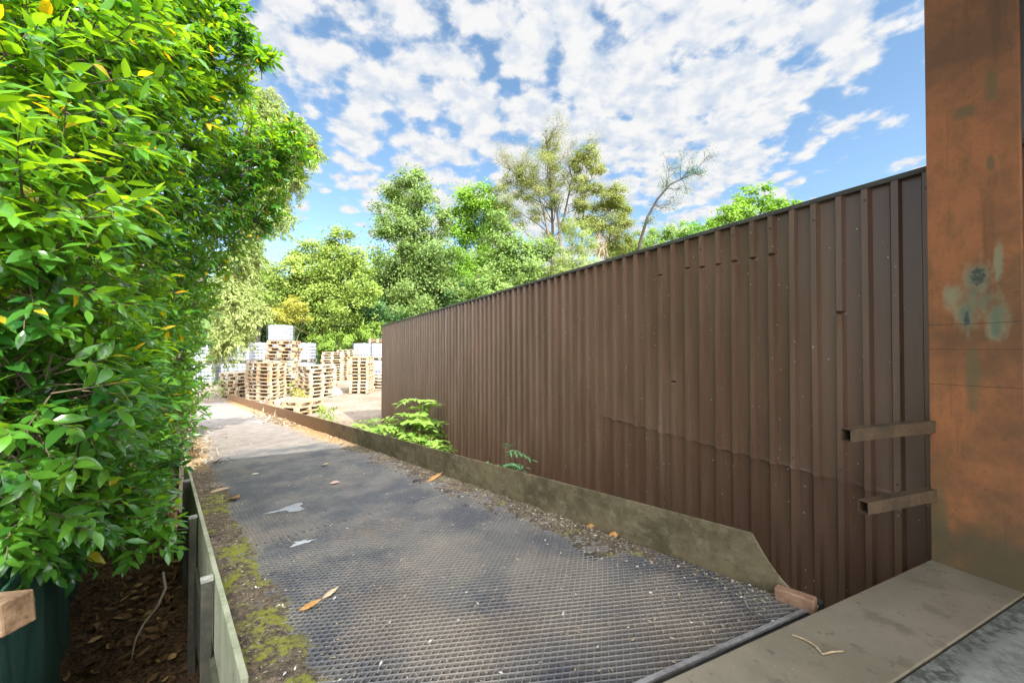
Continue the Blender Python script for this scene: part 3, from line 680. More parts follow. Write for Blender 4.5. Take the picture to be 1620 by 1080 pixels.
# twig on the dock plate
tw = [at(x, y, 1)*0 for x, y in ()]
def on_z(px, py, z):
    r = ray(px, py); t = (z-EYE)/r[2]; return np.array([0,0,EYE])+r*t
tw = [on_z(x, y, DOCK+.006) for x, y in ((1253,1003),(1272,1010),(1290,1021),(1301,1034),(1316,1030),(1334,1029))]
o = MB().tube(tw, [.002,.004,.0045,.004,.004,.002], 6).build('dry_twig', plain('twig_tan', (.30,.21,.12), (.42,.31,.19), 50, .8), smooth=True)
tag(o, 'curved dry tan twig lying on the dock plate', 'twig')
# ---------------------------------------------------------------- pinnate seedlings by the wall
m_ash = leafmat('seedling_leaf', (.16,.32,.04), (.34,.50,.10), .35, .45, 3., None, 0, .4, (1,1,.4))
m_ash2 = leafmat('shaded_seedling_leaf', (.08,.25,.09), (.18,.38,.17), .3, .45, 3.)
m_stem = plain('green_stem', (.14,.18,.05), (.22,.24,.09), 10, .7)
def seedling(px, py, d, H, nfr, fl, m, label, lean=(0,0), lw=.35):
    base = at(px, py, d); gz = float(ground_z(base[0], base[1])); base[2] = gz
    tz = at(px, py, d)[2]
    t_ = thing('seedling', label, 'plant', tuple(base), 0, 'seedlings between the ramp and the shed')
    bl2 = MB(); bs = MB()
    top = np.array([base[0]+lean[0], base[1]+lean[1], tz+H])
    t = np.linspace(0,1,8)[:,None]; st_ = base*(1-t)+top*t; bs.tube(st_, np.linspace(.012,.004,8), 6)
    z0 = (tz-gz)/(tz+H-gz)
    for k in range(nfr):
        f = rng.uniform(max(.05, z0-.15), 1); p0 = base*(1-f)+top*f
        an = k*2.4+rng.uniform(-.4,.4); dr = np.array([math.cos(an), math.sin(an), rng.uniform(.2,.9)])
        L = fl*rng.uniform(.7,1.15); tt = np.linspace(0,1,7)
        pts = p0+dr*(tt[:,None]*L)-np.array([0,0,1])*(tt[:,None]**2*L*.6)
        bs.tube(pts, np.linspace(.004,.0015,7), 4)
        side = np.cross(dr, [0,0,1.]); side /= np.linalg.norm(side)
        for q in range(1, 7):
            for s_ in ((-1,1) if q < 6 else (0,)):
                D = (side*s_*1.0+dr*.55+np.array([0,0,-.25]))+rng.normal(0,.1,3)
                l_ = L*.36*rng.uniform(.8,1.1)
                leaves(bl2, pts[q][None], D[None], np.array([[0,0,1.]])+dr*.3, np.array([l_]), np.array([l_*lw]), rows=3, fold=.2, droop=.3)
    bl2.build('foliage', m, t_, smooth=True); bs.build('stems', m_stem, t_, smooth=True)
seedling(668, 690, 7.0, .62, 34, .44, m_ash, 'tallest leafy green seedling against the shed wall in sun', (.0,0), .45)
seedling(636, 695, 6.8, .30, 26, .44, m_ash, 'broad bushy green seedling just left of the tallest one', (.05,0), .45)
seedling(682, 708, 6.5, .14, 20, .38, m_ash, 'low green seedling right of the tallest one against the kerb', (0,0), .45)
seedling(606, 688, 7.8, .18, 14, .46, m_ash, 'low arching seedling in front of the shed far corner', (0,0), .42)
seedling(580, 680, 8.8, .16, 14, .42, m_ash, 'small sunlit seedling standing clear of the shed corner on the left', (0,0), .42)
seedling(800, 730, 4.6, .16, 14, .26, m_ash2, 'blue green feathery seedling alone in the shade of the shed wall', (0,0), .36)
# ---------------------------------------------------------------- pallets
m_pal, nt, p = new_mat('pallet_wood'); oi = N(nt, 'ObjectInfo'); v = coord(nt, (1,1,1))
n1 = noise(nt, 14, 4, .6, v)
col = mixc(nt, oi.outputs['Random'], (.36,.25,.145), (.50,.41,.29)); col = mixc(nt, math_(nt, 'MULTIPLY', ss(nt, n1, .4, .7), .5), col, (.25,.165,.095))
finish(nt, p, col, .85, n1, .2, .005, spec=.2)
def pallet_mesh(L=1.2, Wd=.8):
    b = MB(); 
    for k in range(5):
        y = -Wd/2+.07+k*(Wd-.14)/4; b.box((-L/2, y-.06-.006*(k%2), .122), (L/2, y+.06, .144))
    for x in (-L/2+.073, 0, L/2-.073): b.box((x-.07, -Wd/2+.002, .100), (x+.07, Wd/2-.002, .1215))
    for x in (-L/2+.074, 0, L/2-.074):
        for y in (-Wd/2+.052, 0, Wd/2-.052): b.box((x-.068, y-.048, .0225), (x+.068, y+.048, .0995))
    for y in (-Wd/2+.053, 0, Wd/2-.053): b.box((-L/2+.001, y-.05, 0), (L/2-.001, y+.05, .022))
    me = b.mesh('pallet'); me.materials.append(m_pal); return me
PM = [pallet_mesh(), pallet_mesh(1.2, 1.0), pallet_mesh(1.15, .8)]
ORD = ['topmost', 'second from top', 'third from top', 'fourth from top', 'fifth from top', 'sixth from top', 'seventh from top', 'eighth from top', 'ninth from top', 'tenth from top', 'eleventh from top', 'twelfth from top', 'thirteenth from top', 'fourteenth from top', 'fifteenth from top', 'sixteenth from top']
def stack(px, d, n, yaw, what, jit=.03, jy=.03, z0=None, m=0):
    q = at(px, 600, d); z = float(ground_z(q[0], q[1]))+.01 if z0 is None else z0
    for k in range(n):
        o = bpy.data.objects.new('pallet', PM[m if random.random() < .8 else (m+2) % 3]); COL.objects.link(o)
        o.location = (q[0]+random.uniform(-jit, jit), q[1]+random.uniform(-jit, jit), z+k*.146)
        o.rotation_euler = (0, 0, yaw+random.uniform(-jy, jy))
        tag(o, 'wooden pallet, '+ORD[n-1-k]+' '+what, 'pallet', 'wooden pallets stacked in the yard')
stack(573, 18.2, 11, R(98), 'of the tall narrow stack before the right tanks', .015, .02)
stack(592, 19.6, 4, R(8), 'of the low stack against the shed corner', .06, .06)
stack(421, 15.9, 10, R(-14), 'of the wide neat stack left of centre', .02, .02)
stack(449, 17.9, 16, R(14), 'of the tall untidy stack under the high tank', .10, .10)
stack(379, 17.0, 7, R(80), 'of the small leftmost stack by the ramp end', .04, .05)
stack(500, 16.3, 9, R(62), 'of the leaning stack in mid yard', .05, .08)
stack(508, 19.5, 8, R(20), 'of the broken stack behind the leaning stack', .10, .20)
stack(527, 24.5, 12, R(12), 'of the far stack below the brambles', .04, .05)
stack(551, 25.5, 13, R(75), 'of the far stack left of the right tanks', .04, .05)
stack(470, 12.6, 3, R(-16), 'of the low pale stack just behind the kerb plate', .05, .05, m=1)
# ---------------------------------------------------------------- cage tanks
m_hdpe = plain('white_plastic', (.40,.43,.47), (.48,.51,.55), 2.5, .45, .1, .01)
m_cage = plain('galvanised_bar', (.10,.105,.12), (.17,.18,.20), 20, .4, metal=.5)
m_tbase = plain('tank_base', (.20,.17,.14), (.32,.28,.23), 8, .7)
tank0 = thing('cage_tank', 'x', 'tank', (0,0,-50), 0, 'white tanks in wire cages')
b = MB(); w, dd = .57, .47
rings = []
for z, k in ((.16,.94),(.20,1),(.55,1.0),(.60,.985),(.65,1.0),(1.06,1.0),(1.12,.93),(1.135,.80)):
    ring = []
    for cx, cy, a0 in ((1,1,0),(-1,1,90),(-1,-1,180),(1,-1,270)):
        for t in (0, 30, 60, 90): ring.append((k*(cx*(w-.08)+.08*math.cos(R(a0+t))), k*(cy*(dd-.08)+.08*math.sin(R(a0+t))), z))
    rings.append(ring)
nr = len(rings[0]); V = np.array(rings).reshape(-1,3); fs = [(i*nr+j, i*nr+(j+1)%nr, (i+1)*nr+(j+1)%nr, (i+1)*nr+j) for i in range(len(rings)-1) for j in range(nr)]
b.add(V, fs); b.add(V[-nr:], [tuple(range(nr))]); b.tube([(0,0,1.13),(0,0,1.16)], [.08,.08], 10); b.cap([(0.08*math.cos(x*.628), .08*math.sin(x*.628), 1.16) for x in range(10)])
b.build('tank_body', m_hdpe, tank0, smooth=False, local=True)
b = MB(); w2, d2 = .595, .495
for z in (.17,.36,.55,.74,.93,1.13):
    for p_, q_ in (((-w2,-d2),(w2,-d2)),((w2,-d2),(w2,d2)),((w2,d2),(-w2,d2)),((-w2,d2),(-w2,-d2))):
        b.beam((*p_,z), (*q_,z), .014, .018)
for k in range(7):
    x = -w2+k*w2/3
    for y in (-d2-.008, d2+.008): b.beam((x,y,.16),(x,y,1.14),.014,.014, up=(0,1,0))
for k in range(6):
    y = -d2+k*d2/2.5
    for x in (-w2-.008, w2+.008): b.beam((x,y,.16),(x,y,1.14),.014,.014, up=(1,0,0))
b.build('cage', m_cage, tank0, local=True)
b = MB(); b.box((-.6,-.5,.12),(.6,.5,.158))
for x in (-.52,0,.52):
    for y in (-.43,0,.43): b.box((x-.07,y-.06,.02),(x+.07,y+.06,.1195))
for y in (-.43,0,.43): b.box((-.6,y-.06,0),(.6,y+.06,.0195))
b.build('pallet_base', m_tbase, tank0, local=True)
used = [False]
def tank(px, d, lev, yaw, label, dz=0.):
    q = at(px, 600, d); z = float(ground_z(q[0], q[1]))+.01+lev*1.165+dz
    if not used[0]:
        used[0] = True; tank0['label'] = label; tank0.location = (q[0], q[1], z); tank0.rotation_euler = (0,0,yaw); tank0['label'] = label
        return tank0
    return dup(tank0, (q[0], q[1], z), yaw, label)
tank(327, 22.2, 0, R(4), 'white caged tank on the ground at the far left beside the laurel')
tank(332, 22.6, 1, R(6), 'upper white caged tank at the far left behind the laurel tips')
tank(346, 26.5, 0, R(0), 'greyish tank set back in the gap between two left tanks')
tank(371, 22.0, 0, R(28), 'lower corner-on white tank behind the small leftmost pallet stack')
tank(378, 22.2, 1, R(22), 'upper white tank half hidden by hanging willow leaves')
tank(411, 23.6, 0, R(2), 'lower white tank hidden behind the wide pallet stack')
tank(411, 23.6, 1, R(2), 'plain bright white tank directly left of the untidy pallet stack')
tank(444, 26.0, 0, R(2), 'bottom tank of the three high column behind the pallets')
tank(444, 26.0, 1, R(2), 'middle tank of the three high column behind the pallets')
tank(444, 26.0, 2, R(-3), 'highest white tank standing above the untidy pallet stack')
tank(480, 24.4, 0, R(3), 'lower white tank right of the untidy pallet stack')
tank(480, 24.4, 1, R(3), 'upper bluish white tank right of the untidy pallet stack')
tank(576, 27.6, 0, R(0), 'lower white tank behind the tall narrow pallet stack')
tank(576, 27.6, 1, R(0), 'upper white tank above the tall narrow pallet stack')
tk = tank(604, 27.8, 0, R(0), 'lower white tank with a grey plate at the shed corner')
bevel(MB().box((-.42,-.522,.45),(.12,-.515,.95)).build('plate', plain('grey_plate', (.22,.24,.25), (.30,.32,.33), 9, .5), tk, local=True), .002)
tank(604, 27.8, 1, R(0), 'upper white tank at the shed corner under two pallets')
qz = float(ground_z(*at(600,600,27.8)[:2]))+.01+2*1.165
stack(600, 27.8, 2, R(5), 'of the pair on the tank at the shed corner', .03, .03, z0=qz+.012)
# white sacks and planks
m_sack = plain('white_sack', (.62,.60,.55), (.74,.72,.68), 9, .8)
def lump(px, d, sx, sy, sz, label, name, cat, m, seed):
    q = at(px, 600, d); z = float(ground_z(q[0], q[1])); g_ = np.random.default_rng(seed); V = []; nu, nv = 14, 8; ph = g_.uniform(0, 6, 6)
    for i in range(nv+1):
        for j in range(nu):
            t = math.pi/2*i/nv; a = 2*math.pi*j/nu
            k = 1+.12*math.sin(3*a+ph[0])*math.cos(2*t+ph[1])+.08*math.sin(5*a+ph[2]+3*t)
            V.append((q[0]+sx*k*math.cos(t)**.6*math.cos(a), q[1]+sy*k*math.cos(t)**.6*math.sin(a), z-.02+sz*k*math.sin(t)))
    fs = [(i*nu+j, i*nu+(j+1)%nu, (i+1)*nu+(j+1)%nu, (i+1)*nu+j) for i in range(nv) for j in range(nu)]
    tag(MB().add(V, fs).build(name, m, smooth=True), label, cat)
lump(529, 17.6, .32, .28, .26, 'lumpy off white sack beside the leaning pallet stack', 'sack', 'sack', m_sack, 2)
lump(452, 14.6, .36, .3, .2, 'low pale sack in front of the wide pallet stack', 'sack', 'sack', m_sack, 4)
# ---------------------------------------------------------------- trees
def limb(b, p, q, r0, r1, bend=.12, n=8, seg=6):
    p = np.array(p, float); q = np.array(q, float); L = np.linalg.norm(q-p); t = np.linspace(0, 1, n)[:,None]
    w1 = rng.normal(0, bend*L, 3); w1[2] *= .4; w2 = rng.normal(0, bend*.4*L, 3)
    P = p*(1-t)+q*t+w1*(t*(1-t))+w2*np.sin(t*6.28)*.3; b.tube(P, np.linspace(r0, r1, n), seg); return P
def tree(name, label, cat, bx, d, blobs, m, leaf=.2, dens=1., bark=None, group='trees behind the yard', spread=.8, asp=.6, trunk=.22, gap=.5, twigs=False, bare=None):
    base = at(bx, 560, d); base[2] = float(ground_z(base[0], base[1]))-.1
    t_ = thing(name, label, cat, tuple(base), 0, group)
    bl2 = MB(); bt = MB(); sc_ = d/F
    cs = [(at(px, py, d+rng.uniform(-1,1)*spread*r_*sc_), r_*sc_) for px, py, r_ in blobs]
    topc = max(cs, key=lambda x: x[0][2])[0]
    tr = limb(bt, base, base*.15+topc*.85+np.array([0,1.1,0]), trunk, trunk*.25, .06, 12, 8)
    for c, r in cs:
        kk = int(np.argmin(abs(tr[:,2]-(c[2]-r*1.2-.25*abs(c[0]-base[0]))))); kk = min(max(kk, 1), 10)
        lb = limb(bt, tr[kk], c, trunk*.38*(1-kk/16), .02, .15)
        nsub = 5
        for _ in range(nsub): limb(bt, lb[rng.integers(4, 8)], c+unit(1)[0]*r*.9, .025, .006, .15, 5, 4)
        ncl = max(8, int(16*dens)); dirs = unit(ncl); dirs[:,2] = dirs[:,2]*.9+.12
        cc_ = c+dirs*r*rng.uniform(.45, 1.02, (ncl,1))
        area = 4*math.pi*r*r; nl = int(dens*area/(leaf*leaf)*3.8)
        w_ = rng.random(ncl)+.3; ids = rng.choice(ncl, nl, p=w_/w_.sum())
        off = rng.normal(size=(nl,3))*r*np.array([.24,.24,.17])*(1-gap*.35)
        P = cc_[ids]+off; Nn = dirs[ids]*.7+unit(nl)*.7+np.array([0,-.15,.55]); Nn /= np.linalg.norm(Nn, axis=1, keepdims=True)
        quads(bl2, P, Nn, leaf*rng.uniform(.6, 1.25, nl), asp)
        # loose sprays outside the outline
        ns = int(nl*.06); P2 = c+unit(ns)*r*rng.uniform(1.0, 1.28, (ns,1)); quads(bl2, P2, unit(ns), leaf*.8, asp)
    if bl2.n: bl2.build('crown', m, t_)
    bt.build('trunk', bark or m_tbark, t_, smooth=True); return t_
m_tbark = plain('tree_bark', (.075,.058,.042), (.17,.14,.105), 6, .9)
LM = lambda n, a, b, t=.4, **k: leafmat(n, a, b, t, .55, .35, None, 0, .25, (1,1,.5), **k)
m_syc = LM('sycamore_leaf', (.09,.17,.035), (.27,.37,.105)); m_bri = LM('bright_leaf', (.11,.27,.022), (.28,.45,.045))
m_gry = LM('greygreen_leaf', (.125,.24,.045), (.32,.43,.125)); m_yel = LM('yellowgreen_leaf', (.15,.25,.04), (.36,.45,.095))
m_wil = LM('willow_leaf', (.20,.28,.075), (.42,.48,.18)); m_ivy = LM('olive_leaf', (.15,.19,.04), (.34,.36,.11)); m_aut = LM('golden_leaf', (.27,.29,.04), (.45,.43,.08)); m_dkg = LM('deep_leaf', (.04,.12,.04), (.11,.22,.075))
m_brm = LM('bramble_leaf', (.16,.30,.04), (.32,.44,.08))
def col_blobs(l): return l
tree('sycamore_tree', 'tall dense sycamore in the centre, darkest and densest crown', 'tree', 655, 36, [(655,290,26),(640,320,34),(675,325,30),(625,355,34),(665,365,40),(705,350,16),(630,400,40),(680,410,44),(650,450,46),(705,455,34),(615,440,34),(680,490,38),(640,500,38),(605,480,30)], m_syc, .26, 1.0, trunk=.35)
tree('maple_tree', 'bright emerald green tree right of the sycamore', 'tree', 745, 42, [(735,320,28),(765,315,26),(725,360,30),(760,365,36),(740,405,36),(785,335,22),(775,415,34),(730,450,30)], m_bri, .28, 1.0, trunk=.3)
tree('rounded_tree', 'rounded pale grey green tree in front of the emerald tree', 'tree', 800, 34, [(795,375,26),(815,400,32),(790,420,32),(835,425,34),(810,450,36),(770,455,30),(850,440,26),(860,400,22),(780,480,30),(745,478,22),(790,345,18)], m_gry, .24, 1.0, trunk=.28)
tree('willow_tree', 'tallest tree, thin yellowish crown with bare grey twigs on top', 'tree', 880, 40, [(835,285,26),(862,262,26),(850,310,26),(885,285,18),(820,270,14),(880,320,16),(848,340,16),(825,310,14),(870,240,16),(800,285,12),(800,320,20),(815,350,22),(900,355,18),(868,378,18),(792,300,12)], m_ivy, .17, .75, trunk=.3, asp=.35, gap=.2)
tree('columnar_tree', 'slim upright leafy tree between the willow and the ivied trunk', 'tree', 918, 39, [(930,245,18),(915,262,15),(940,265,16),(918,295,17),(942,300,14),(920,325,16),(925,350,15)], m_ivy, .18, 1.2, trunk=.2, asp=.5)
tree('ivied_tree', 'ivy clad trunk with dead tan twigs right of the slim tree', 'tree', 960, 37, [(975,305,18),(960,330,24),(985,335,16),(945,360,22),(975,365,24),(990,390,18),(955,395,18)], m_ivy, .18, 1.3, trunk=.26, asp=.5)
tree('young_willow', 'yellow green feathery bush tree before the ivied trunk', 'tree', 905, 33, [(910,365,22),(925,390,20),(890,400,24),(915,420,24),(880,430,22),(935,425,20),(865,445,24)], m_wil, .19, .9, trunk=.16, asp=.3)
tree('walnut_tree', 'bright lime tree showing above the shed roof on the right', 'tree', 1190, 30, [(1190,315,24),(1165,335,22),(1215,325,20),(1240,325,16),(1145,350,20),(1190,350,28),(1235,345,20),(1262,325,9)], m_bri, .26, .75, trunk=.2)
tree('sallow_tree', 'broad yellow green tree left of the sycamore beside the yard', 'tree', 520, 31, [(540,390,26),(505,400,28),(475,405,24),(565,415,26),(535,430,36),(495,440,38),(460,435,30),(575,450,26),(520,475,40),(475,480,36),(555,485,32),(440,465,30),(420,440,24),(505,515,34),(540,515,26),(450,505,24)], m_yel, .22, .95, trunk=.26)
tree('golden_shrub', 'small golden shrub glowing behind the highest tank', 'shrub', 455, 28, [(455,490,16),(470,480,14),(440,497,14),(480,500,14),(458,508,12)], m_aut, .15, .9, trunk=.06)
tree('bushy_tree', 'low leafy bush tree far left under the willow', 'tree', 405, 33, [(400,400,24),(380,430,30),(415,430,24),(385,470,34),(430,490,28),(400,510,30),(365,500,26)], m_wil, .2, .9, trunk=.18, asp=.4)
for (bx, d, bb, lab) in ((1030, 40, [(1010,385,18),(1040,375,20),(1065,370,20),(1035,400,24)], 'leafy bush just right of the leaning bare tree'), (1100, 41, [(1090,370,20),(1115,365,18),(1105,385,26),(1135,360,16)], 'leafy bush between the leaning bare tree and the lime tree'), (985, 42, [(990,400,24),(1010,410,24),(970,420,22)], 'bush at the foot of the ivied trunk')):
    tree('bush', lab, 'bush', bx, d, bb, m_gry if bx == 1030 else m_bri if bx == 1100 else m_yel, .22, .7, trunk=.1)
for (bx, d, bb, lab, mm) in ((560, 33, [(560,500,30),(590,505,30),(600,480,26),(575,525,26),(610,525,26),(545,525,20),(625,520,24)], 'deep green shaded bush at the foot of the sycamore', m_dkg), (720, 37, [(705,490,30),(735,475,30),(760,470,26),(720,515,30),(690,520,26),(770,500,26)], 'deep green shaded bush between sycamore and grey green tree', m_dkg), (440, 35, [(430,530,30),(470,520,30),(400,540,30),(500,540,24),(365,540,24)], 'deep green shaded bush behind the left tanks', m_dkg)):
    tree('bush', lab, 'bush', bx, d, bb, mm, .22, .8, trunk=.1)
for (bx, d, bb, lab) in ((515, 29.5, [(505,540,16),(525,545,15),(545,540,14),(500,556,12)], 'sunny bramble patch left of the far pallet stacks'), (570, 31, [(560,530,16),(580,528,15),(595,522,13),(548,548,12)], 'sunny bramble patch behind the right tanks')):
    tree('bramble', lab, 'shrub', bx, d, bb, m_brm, .15, .9, trunk=.05)
# hanging willow close on the left, behind the laurel
def willow(label, bx, d, blobs, m):
    base = at(bx, 560, d); base[2] = float(ground_z(base[0], base[1]))-.1; t_ = thing('weeping_willow', label, 'tree', tuple(base), 0, 'trees behind the yard'); bl2 = MB(); bt = MB(); sc_ = d/F
    cs = [(at(px, py, d+rng.uniform(-.6,.6)), r*sc_) for px, py, r in blobs]
    tr = limb(bt, base, at(bx+130, 190, d), .12, .03, .05, 12, 8)
    for c, r in cs:
        kk = int(np.argmin(abs(tr[:,2]-(c[2]-r)))); limb(bt, tr[min(kk, 10)], c, .06, .012, .15)
        nsp = int(90*r*r*6/ (1+r))+20
        for _ in range(nsp):
            s0 = c+unit(1)[0]*r*rng.uniform(.2, 1); L = rng.uniform(.35, .9); dr = unit(1)[0]*.6+np.array([.15,0,-.75]); n = int(L*75)
            tt = rng.uniform(0,1,n); P = s0+dr*(tt[:,None]*L)+rng.normal(0,.035,(n,3)); D = dr+unit(n)*.8
            leaves(bl2, P, D, unit(n), rng.uniform(.09,.15,n), rng.uniform(.034,.05,n), rows=2, fold=.1, droop=.2)
            if _ % 3 == 0: bt.tube([s0, s0+dr*L*.95], [.0035,.002], 3)
    bl2.build('crown', m, t_); bt.build('trunk', m_tbark, t_, smooth=True)
willow('pale feathery willow rising behind the laurel at the left', 262, 13.5, [(420,165,26),(445,195,26),(470,205,22),(485,225,12),(440,235,28),(455,265,26),(425,290,26),(435,325,16),(415,210,24),(400,340,24),(395,150,20),(385,395,24),(370,440,28),(360,480,28),(390,470,20),(355,515,20),(380,510,14),(345,540,9)], m_wil)
# bare leaning tree and bare twigs on the tall willow
def twiggy(b, p, dr, L, r, lev, ends):
    n = 6; P = [np.array(p)]; d_ = np.array(dr, float)
    for _ in range(n):
        d_ = d_+rng.normal(0, .13, 3)*np.array([1,.8,1]); d_ /= np.linalg.norm(d_); P.append(P[-1]+d_*L/n)
    b.tube(P, np.linspace(r, r*.45, n+1), 5 if lev > 1 else 4)
    if lev == 0: ends.append(P[-1]); return
    for k in range(5 if lev > 1 else 6):
        q = P[rng.integers(2, n+1)]; nd = d_*.75+unit(1)[0]*.75+np.array([.1,0,.12])
        twiggy(b, q, nd/np.linalg.norm(nd), L*rng.uniform(.4,.65), r*.45, lev-1, ends)
d = 32; pts = [at(x, y, d) for x, y in ((1003,420),(1012,385),(1024,345),(1040,315),(1060,292),(1085,280),(1105,272))]
pts[0][2] = float(ground_z(pts[0][0], pts[0][1]))-.1
lt = thing('leaning_tree', 'nearly bare tree leaning to the right above the shed roof', 'tree', tuple(pts[0]), 0, 'trees behind the yard')
bt = MB(); bt.tube(pts, np.linspace(.15,.03,len(pts)), 8); ends = []
for k in range(1, len(pts)):
    for _ in range(4 if k > 2 else 2):
        q = pts[k]*.7+pts[k-1]*.3; nd = np.array([.5,0,.45])+unit(1)[0]*.8; twiggy(bt, q, nd/np.linalg.norm(nd), rng.uniform(.8,1.7) if k > 2 else .9, .028, 2, ends)
bt.build('trunk', plain('dark_bark', (.028,.022,.017), (.065,.052,.04), 6, .9), lt, smooth=True)  # darker bark than the other trees
E = np.array(ends); E = np.repeat(E, 3, 0)+rng.normal(0, .14, (len(E)*3,3)); b = MB(); quads(b, E, unit(len(E)), .11, .5); b.build('crown', m_dkg, lt)
wt = [o for o in bpy.data.objects if o.name == 'willow_tree'][0]; bt = MB(); ends = []
bark_grey = plain('grey_bark', (.11,.085,.06), (.20,.16,.12), 6, .9)
for (x0,y0,x1,y1,w) in ((872,400,845,290,.16),(878,385,905,280,.14),(885,400,870,250,.15),(850,300,800,265,.06),(868,262,862,215,.06),(900,300,915,260,.06)):
    p0, p1 = at(x0,y0,40), at(x1,y1,40); P = limb(bt, p0, p1, w, w*.35, .08)
    for k in range(9):
        nd = (p1-p0)/np.linalg.norm(p1-p0)*.6+unit(1)[0]*.8+np.array([0,0,.3]); twiggy(bt, P[rng.integers(3,8)], nd/np.linalg.norm(nd), rng.uniform(1.0,2.2), .04, 2, ends)
bt.build('bare_branches', bark_grey, wt, smooth=True)
E = np.array(ends); E = np.repeat(E, 5, 0)+rng.normal(0, .2, (len(E)*5,3)); b = MB(); quads(b, E, unit(len(E)), .13, .4); b.build('twig_leaves', m_ivy, wt)
iv = [o for o in bpy.data.objects if o.name == 'ivied_tree'][0]; bt = MB(); ends = []
for _ in range(16):
    q = at(rng.uniform(942,962), rng.uniform(365,395), 36); nd = np.array([rng.uniform(-.3,.3),-.1,-1.]); twiggy(bt, q, nd, rng.uniform(.8,1.6), .035, 1, ends)
bt.build('dead_twigs', plain('dead_twig', (.34,.26,.17), (.48,.38,.26), 6, .9), iv, smooth=True)
# far wood behind everything
b = MB(); n = 42000
px = rng.uniform(150, 1450, n); dd_ = rng.uniform(52, 62, n)
hh = 10.0+1.5*np.sin(px*.012)+1.1*np.sin(px*.05+1)+.6*np.sin(px*.13)+rng.normal(0,.4,n)
P = np.stack([(px-810)/F*dd_, dd_, 3+rng.random(n)**.7*hh], 1); quads(b, P, unit(n)*.6+np.array([0,-.6,.5]), rng.uniform(.5,1.0,n), .7)
tag(b.build('far_wood', m_syc), 'continuous far wood closing the view behind the trees', 'wood', kind='stuff')
# weeds
def weed(px, d, h, n, m, label, name='weed', l=.18):
    q = at(px, 600, d); z = float(ground_z(q[0], q[1])); o = thing(name, label, 'weed', (q[0], q[1], z), 0, 'weeds along the ramp and yard'); b = MB()
    P = np.array([q[0], q[1], z])+rng.normal(0, 1, (n,3))*np.array([h*.4,h*.3,0]); P[:,2] = z+rng.random(n)*h
    D = unit(n)*.8+np.array([0,0,.7]); leaves(b, P, D, unit(n)+np.array([0,0,.6]), rng.uniform(.5,1.1,n)*l, rng.uniform(.15,.3,n)*l, rows=2, fold=.2, droop=.3)
    b.build('foliage', m, o, smooth=True); s_ = MB()
    for k in range(max(3, n//40)): s_.tube([(q[0]+rng.normal(0,.05), q[1], z), tuple(P[rng.integers(0,n)])], [.006,.003], 4)
    s_.build('stems', m_stem, o)
weed(351, 16.5, .75, 260, m_gry, 'leafy green bush at the far end of the kerb plate', 'weed_bush', .16)
weed(517, 11.0, .35, 60, m_brm, 'sunlit green weed behind the kerb plate in mid yard', l=.2)
weed(508, 11.6, .28, 40, m_brm, 'smaller sunlit weed beside the low pale pallet stack', l=.16)
weed(467, 17.2, .55, 60, m_yel, 'yellowish weed growing between two pallet stacks', l=.2)
weed(475, 15.2, .4, 70, m_aut, 'dry straw coloured weed before the leaning pallet stack', l=.2)
weed(424, 13.8, .3, 60, m_chip, 'dead straw weed behind the kerb plate by the wide stack', l=.2)
b = MB(); n = 700     # straw tufts on the sunny ramp edges
a_ = np.concatenate([rng.normal(9.8,.8,300), rng.uniform(5.2,12,400)]); c_ = np.concatenate([rng.normal(-.12,.10,300), RL+.05+rng.exponential(.10,400)]); c_ = np.clip(c_, RL+.02, -.03)
q = O+U*a_[:,None]+Pp*c_[:,None]; P = np.concatenate([q, (RZ0-SLOPE*a_+.01)[:,None]],1)
leaves(b, P, unit(n)*np.array([1,1,.4])+np.array([0,0,.35]), unit(n)+np.array([0,0,1.]), rng.uniform(.06,.2,n), rng.uniform(.01,.035,n), rows=2, fold=.2, droop=.4)
tag(b.build('dry_straw', m_chip), 'dry straw and dead stalks along the sunlit ramp edges', 'straw', kind='stuff')
# ---------------------------------------------------------------- light
SE = R(40); sh = np.array([.65,-.76])/np.hypot(.65,.76)
to_sun = Vector((sh[0]*math.cos(SE), sh[1]*math.cos(SE), math.sin(SE)))
sun = bpy.data.lights.new('sun', 'SUN'); so = bpy.data.objects.new('sun', sun); COL.objects.link(so)
sun.energy = 2.8; sun.angle = R(.5); sun.color = (1, .95, .86); so.rotation_euler = (-to_sun).to_track_quat('-Z', 'Y').to_euler()
w = bpy.data.worlds.new('World'); S.world = w; w.use_nodes = True; nt = w.node_tree; nt.nodes.clear()
sky = N(nt, 'TexSky'); sky.sky_type = 'NISHITA'; sky.sun_disc = False; sky.sun_elevation = SE; sky.sun_rotation = math.atan2(sh[0], sh[1]); sky.air_density = 1.0; sky.dust_density = .6; sky.ozone_density = 2.0
tc = N(nt, 'TexCoord'); sp = N(nt, 'SeparateXYZ', Vector=tc.outputs['Generated']).outputs
zc = math_(nt, 'ADD', math_(nt, 'MAXIMUM', sp[2], 0.), .22)
uv = N(nt, 'CombineXYZ', X=math_(nt, 'DIVIDE', sp[0], zc), Y=math_(nt, 'DIVIDE', sp[1], zc), Z=0.).outputs[0]
big = N(nt, 'TexNoise', Vector=uv, Scale=.75, Detail=3., Roughness=.5).outputs[0]
puf = N(nt, 'TexNoise', Vector=uv, Scale=15., Detail=5., Roughness=.55, Distortion=.1).outputs[0]
wrp = N(nt, 'TexNoise', Vector=uv, Scale=5., Detail=3.)
uvw = N(nt, 'VectorMath', _operation='MULTIPLY_ADD', i0=wrp.outputs[1], i1=(.14,.14,0), i2=uv).outputs[0]
vor = N(nt, 'TexVoronoi', Vector=uvw, Scale=10.5, Randomness=1.); vor.feature = 'SMOOTH_F1'; vor.inputs['Smoothness'].default_value = .35
cell = math_(nt, 'SUBTRACT', .8, vor.outputs['Distance'])
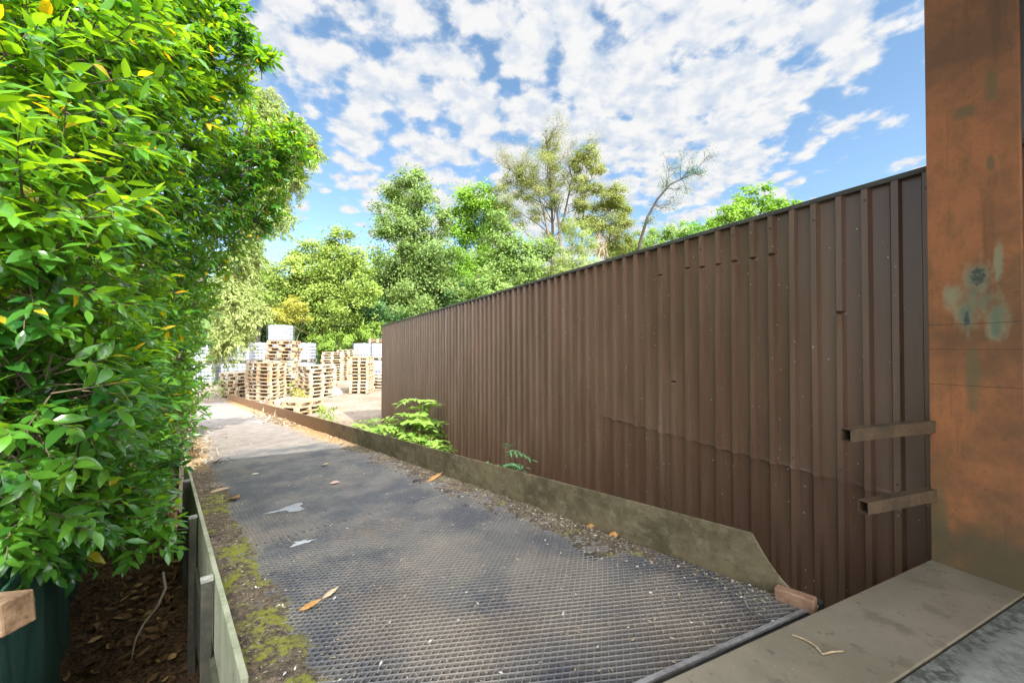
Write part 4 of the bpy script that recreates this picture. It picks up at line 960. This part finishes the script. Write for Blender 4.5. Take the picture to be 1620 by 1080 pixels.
v_ = math_(nt, 'ADD', math_(nt, 'ADD', math_(nt, 'MULTIPLY', big, .62), math_(nt, 'MULTIPLY', puf, .60)), math_(nt, 'MULTIPLY', cell, .50))

def dirspot(px, py, w0, w1):
    r = ray(px, py); r = r/np.linalg.norm(r)
    d = N(nt, 'VectorMath', _operation='DOT_PRODUCT', i0=tc.outputs['Generated'], i1=tuple(r)).outputs['Value']
    return ss(nt, d, math.cos(R(w1)), math.cos(R(w0)))
clear = None
for a_ in ((470,350,3,13),(1400,190,1,8),(1350,255,1,8),(330,200,3,12)):
    k_ = dirspot(*a_); clear = k_ if clear is None else math_(nt, 'MAXIMUM', clear, k_)
thick = None
for a_ in ((640,190,5,16),(1180,80,5,15),(900,160,4,16)):
    k_ = dirspot(*a_); thick = k_ if thick is None else math_(nt, 'MAXIMUM', thick, k_)
v_ = math_(nt, 'ADD', math_(nt, 'SUBTRACT', v_, math_(nt, 'MULTIPLY', clear, .17)), math_(nt, 'MULTIPLY', thick, .10))
cl = ss(nt, v_, .635, .825)
low = ss(nt, sp[2], .02, .22); cl = math_(nt, 'MULTIPLY', cl, math_(nt, 'ADD', .6, math_(nt, 'MULTIPLY', low, .4)))
skyc = N(nt, 'HueSaturation', Color=sky.outputs[0], Hue=.492, Saturation=1.02, Value=1.0).outputs[0]
bg1 = N(nt, 'Background', Color=skyc, Strength=.072)
cc2 = mixc(nt, ss(nt, puf, .35, .62), (.72,.80,.92), (1.0,1.0,1.0)); 
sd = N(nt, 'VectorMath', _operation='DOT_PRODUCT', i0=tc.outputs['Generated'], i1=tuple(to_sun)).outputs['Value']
# clouds brighten towards the sun, an out-of-view glow added to lift the shade
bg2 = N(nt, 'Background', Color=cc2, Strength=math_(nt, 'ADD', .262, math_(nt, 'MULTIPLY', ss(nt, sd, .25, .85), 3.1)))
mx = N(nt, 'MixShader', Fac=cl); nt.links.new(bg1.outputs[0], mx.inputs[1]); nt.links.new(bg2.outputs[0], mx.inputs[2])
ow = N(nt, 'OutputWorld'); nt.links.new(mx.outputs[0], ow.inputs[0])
S.view_settings.view_transform = 'Standard'; S.view_settings.look = 'None'; S.view_settings.exposure = 1.85; S.view_settings.gamma = 1
S.cycles.max_bounces = 8; S.cycles.diffuse_bounces = 4; S.cycles.transmission_bounces = 4; S.cycles.transparent_max_bounces = 8
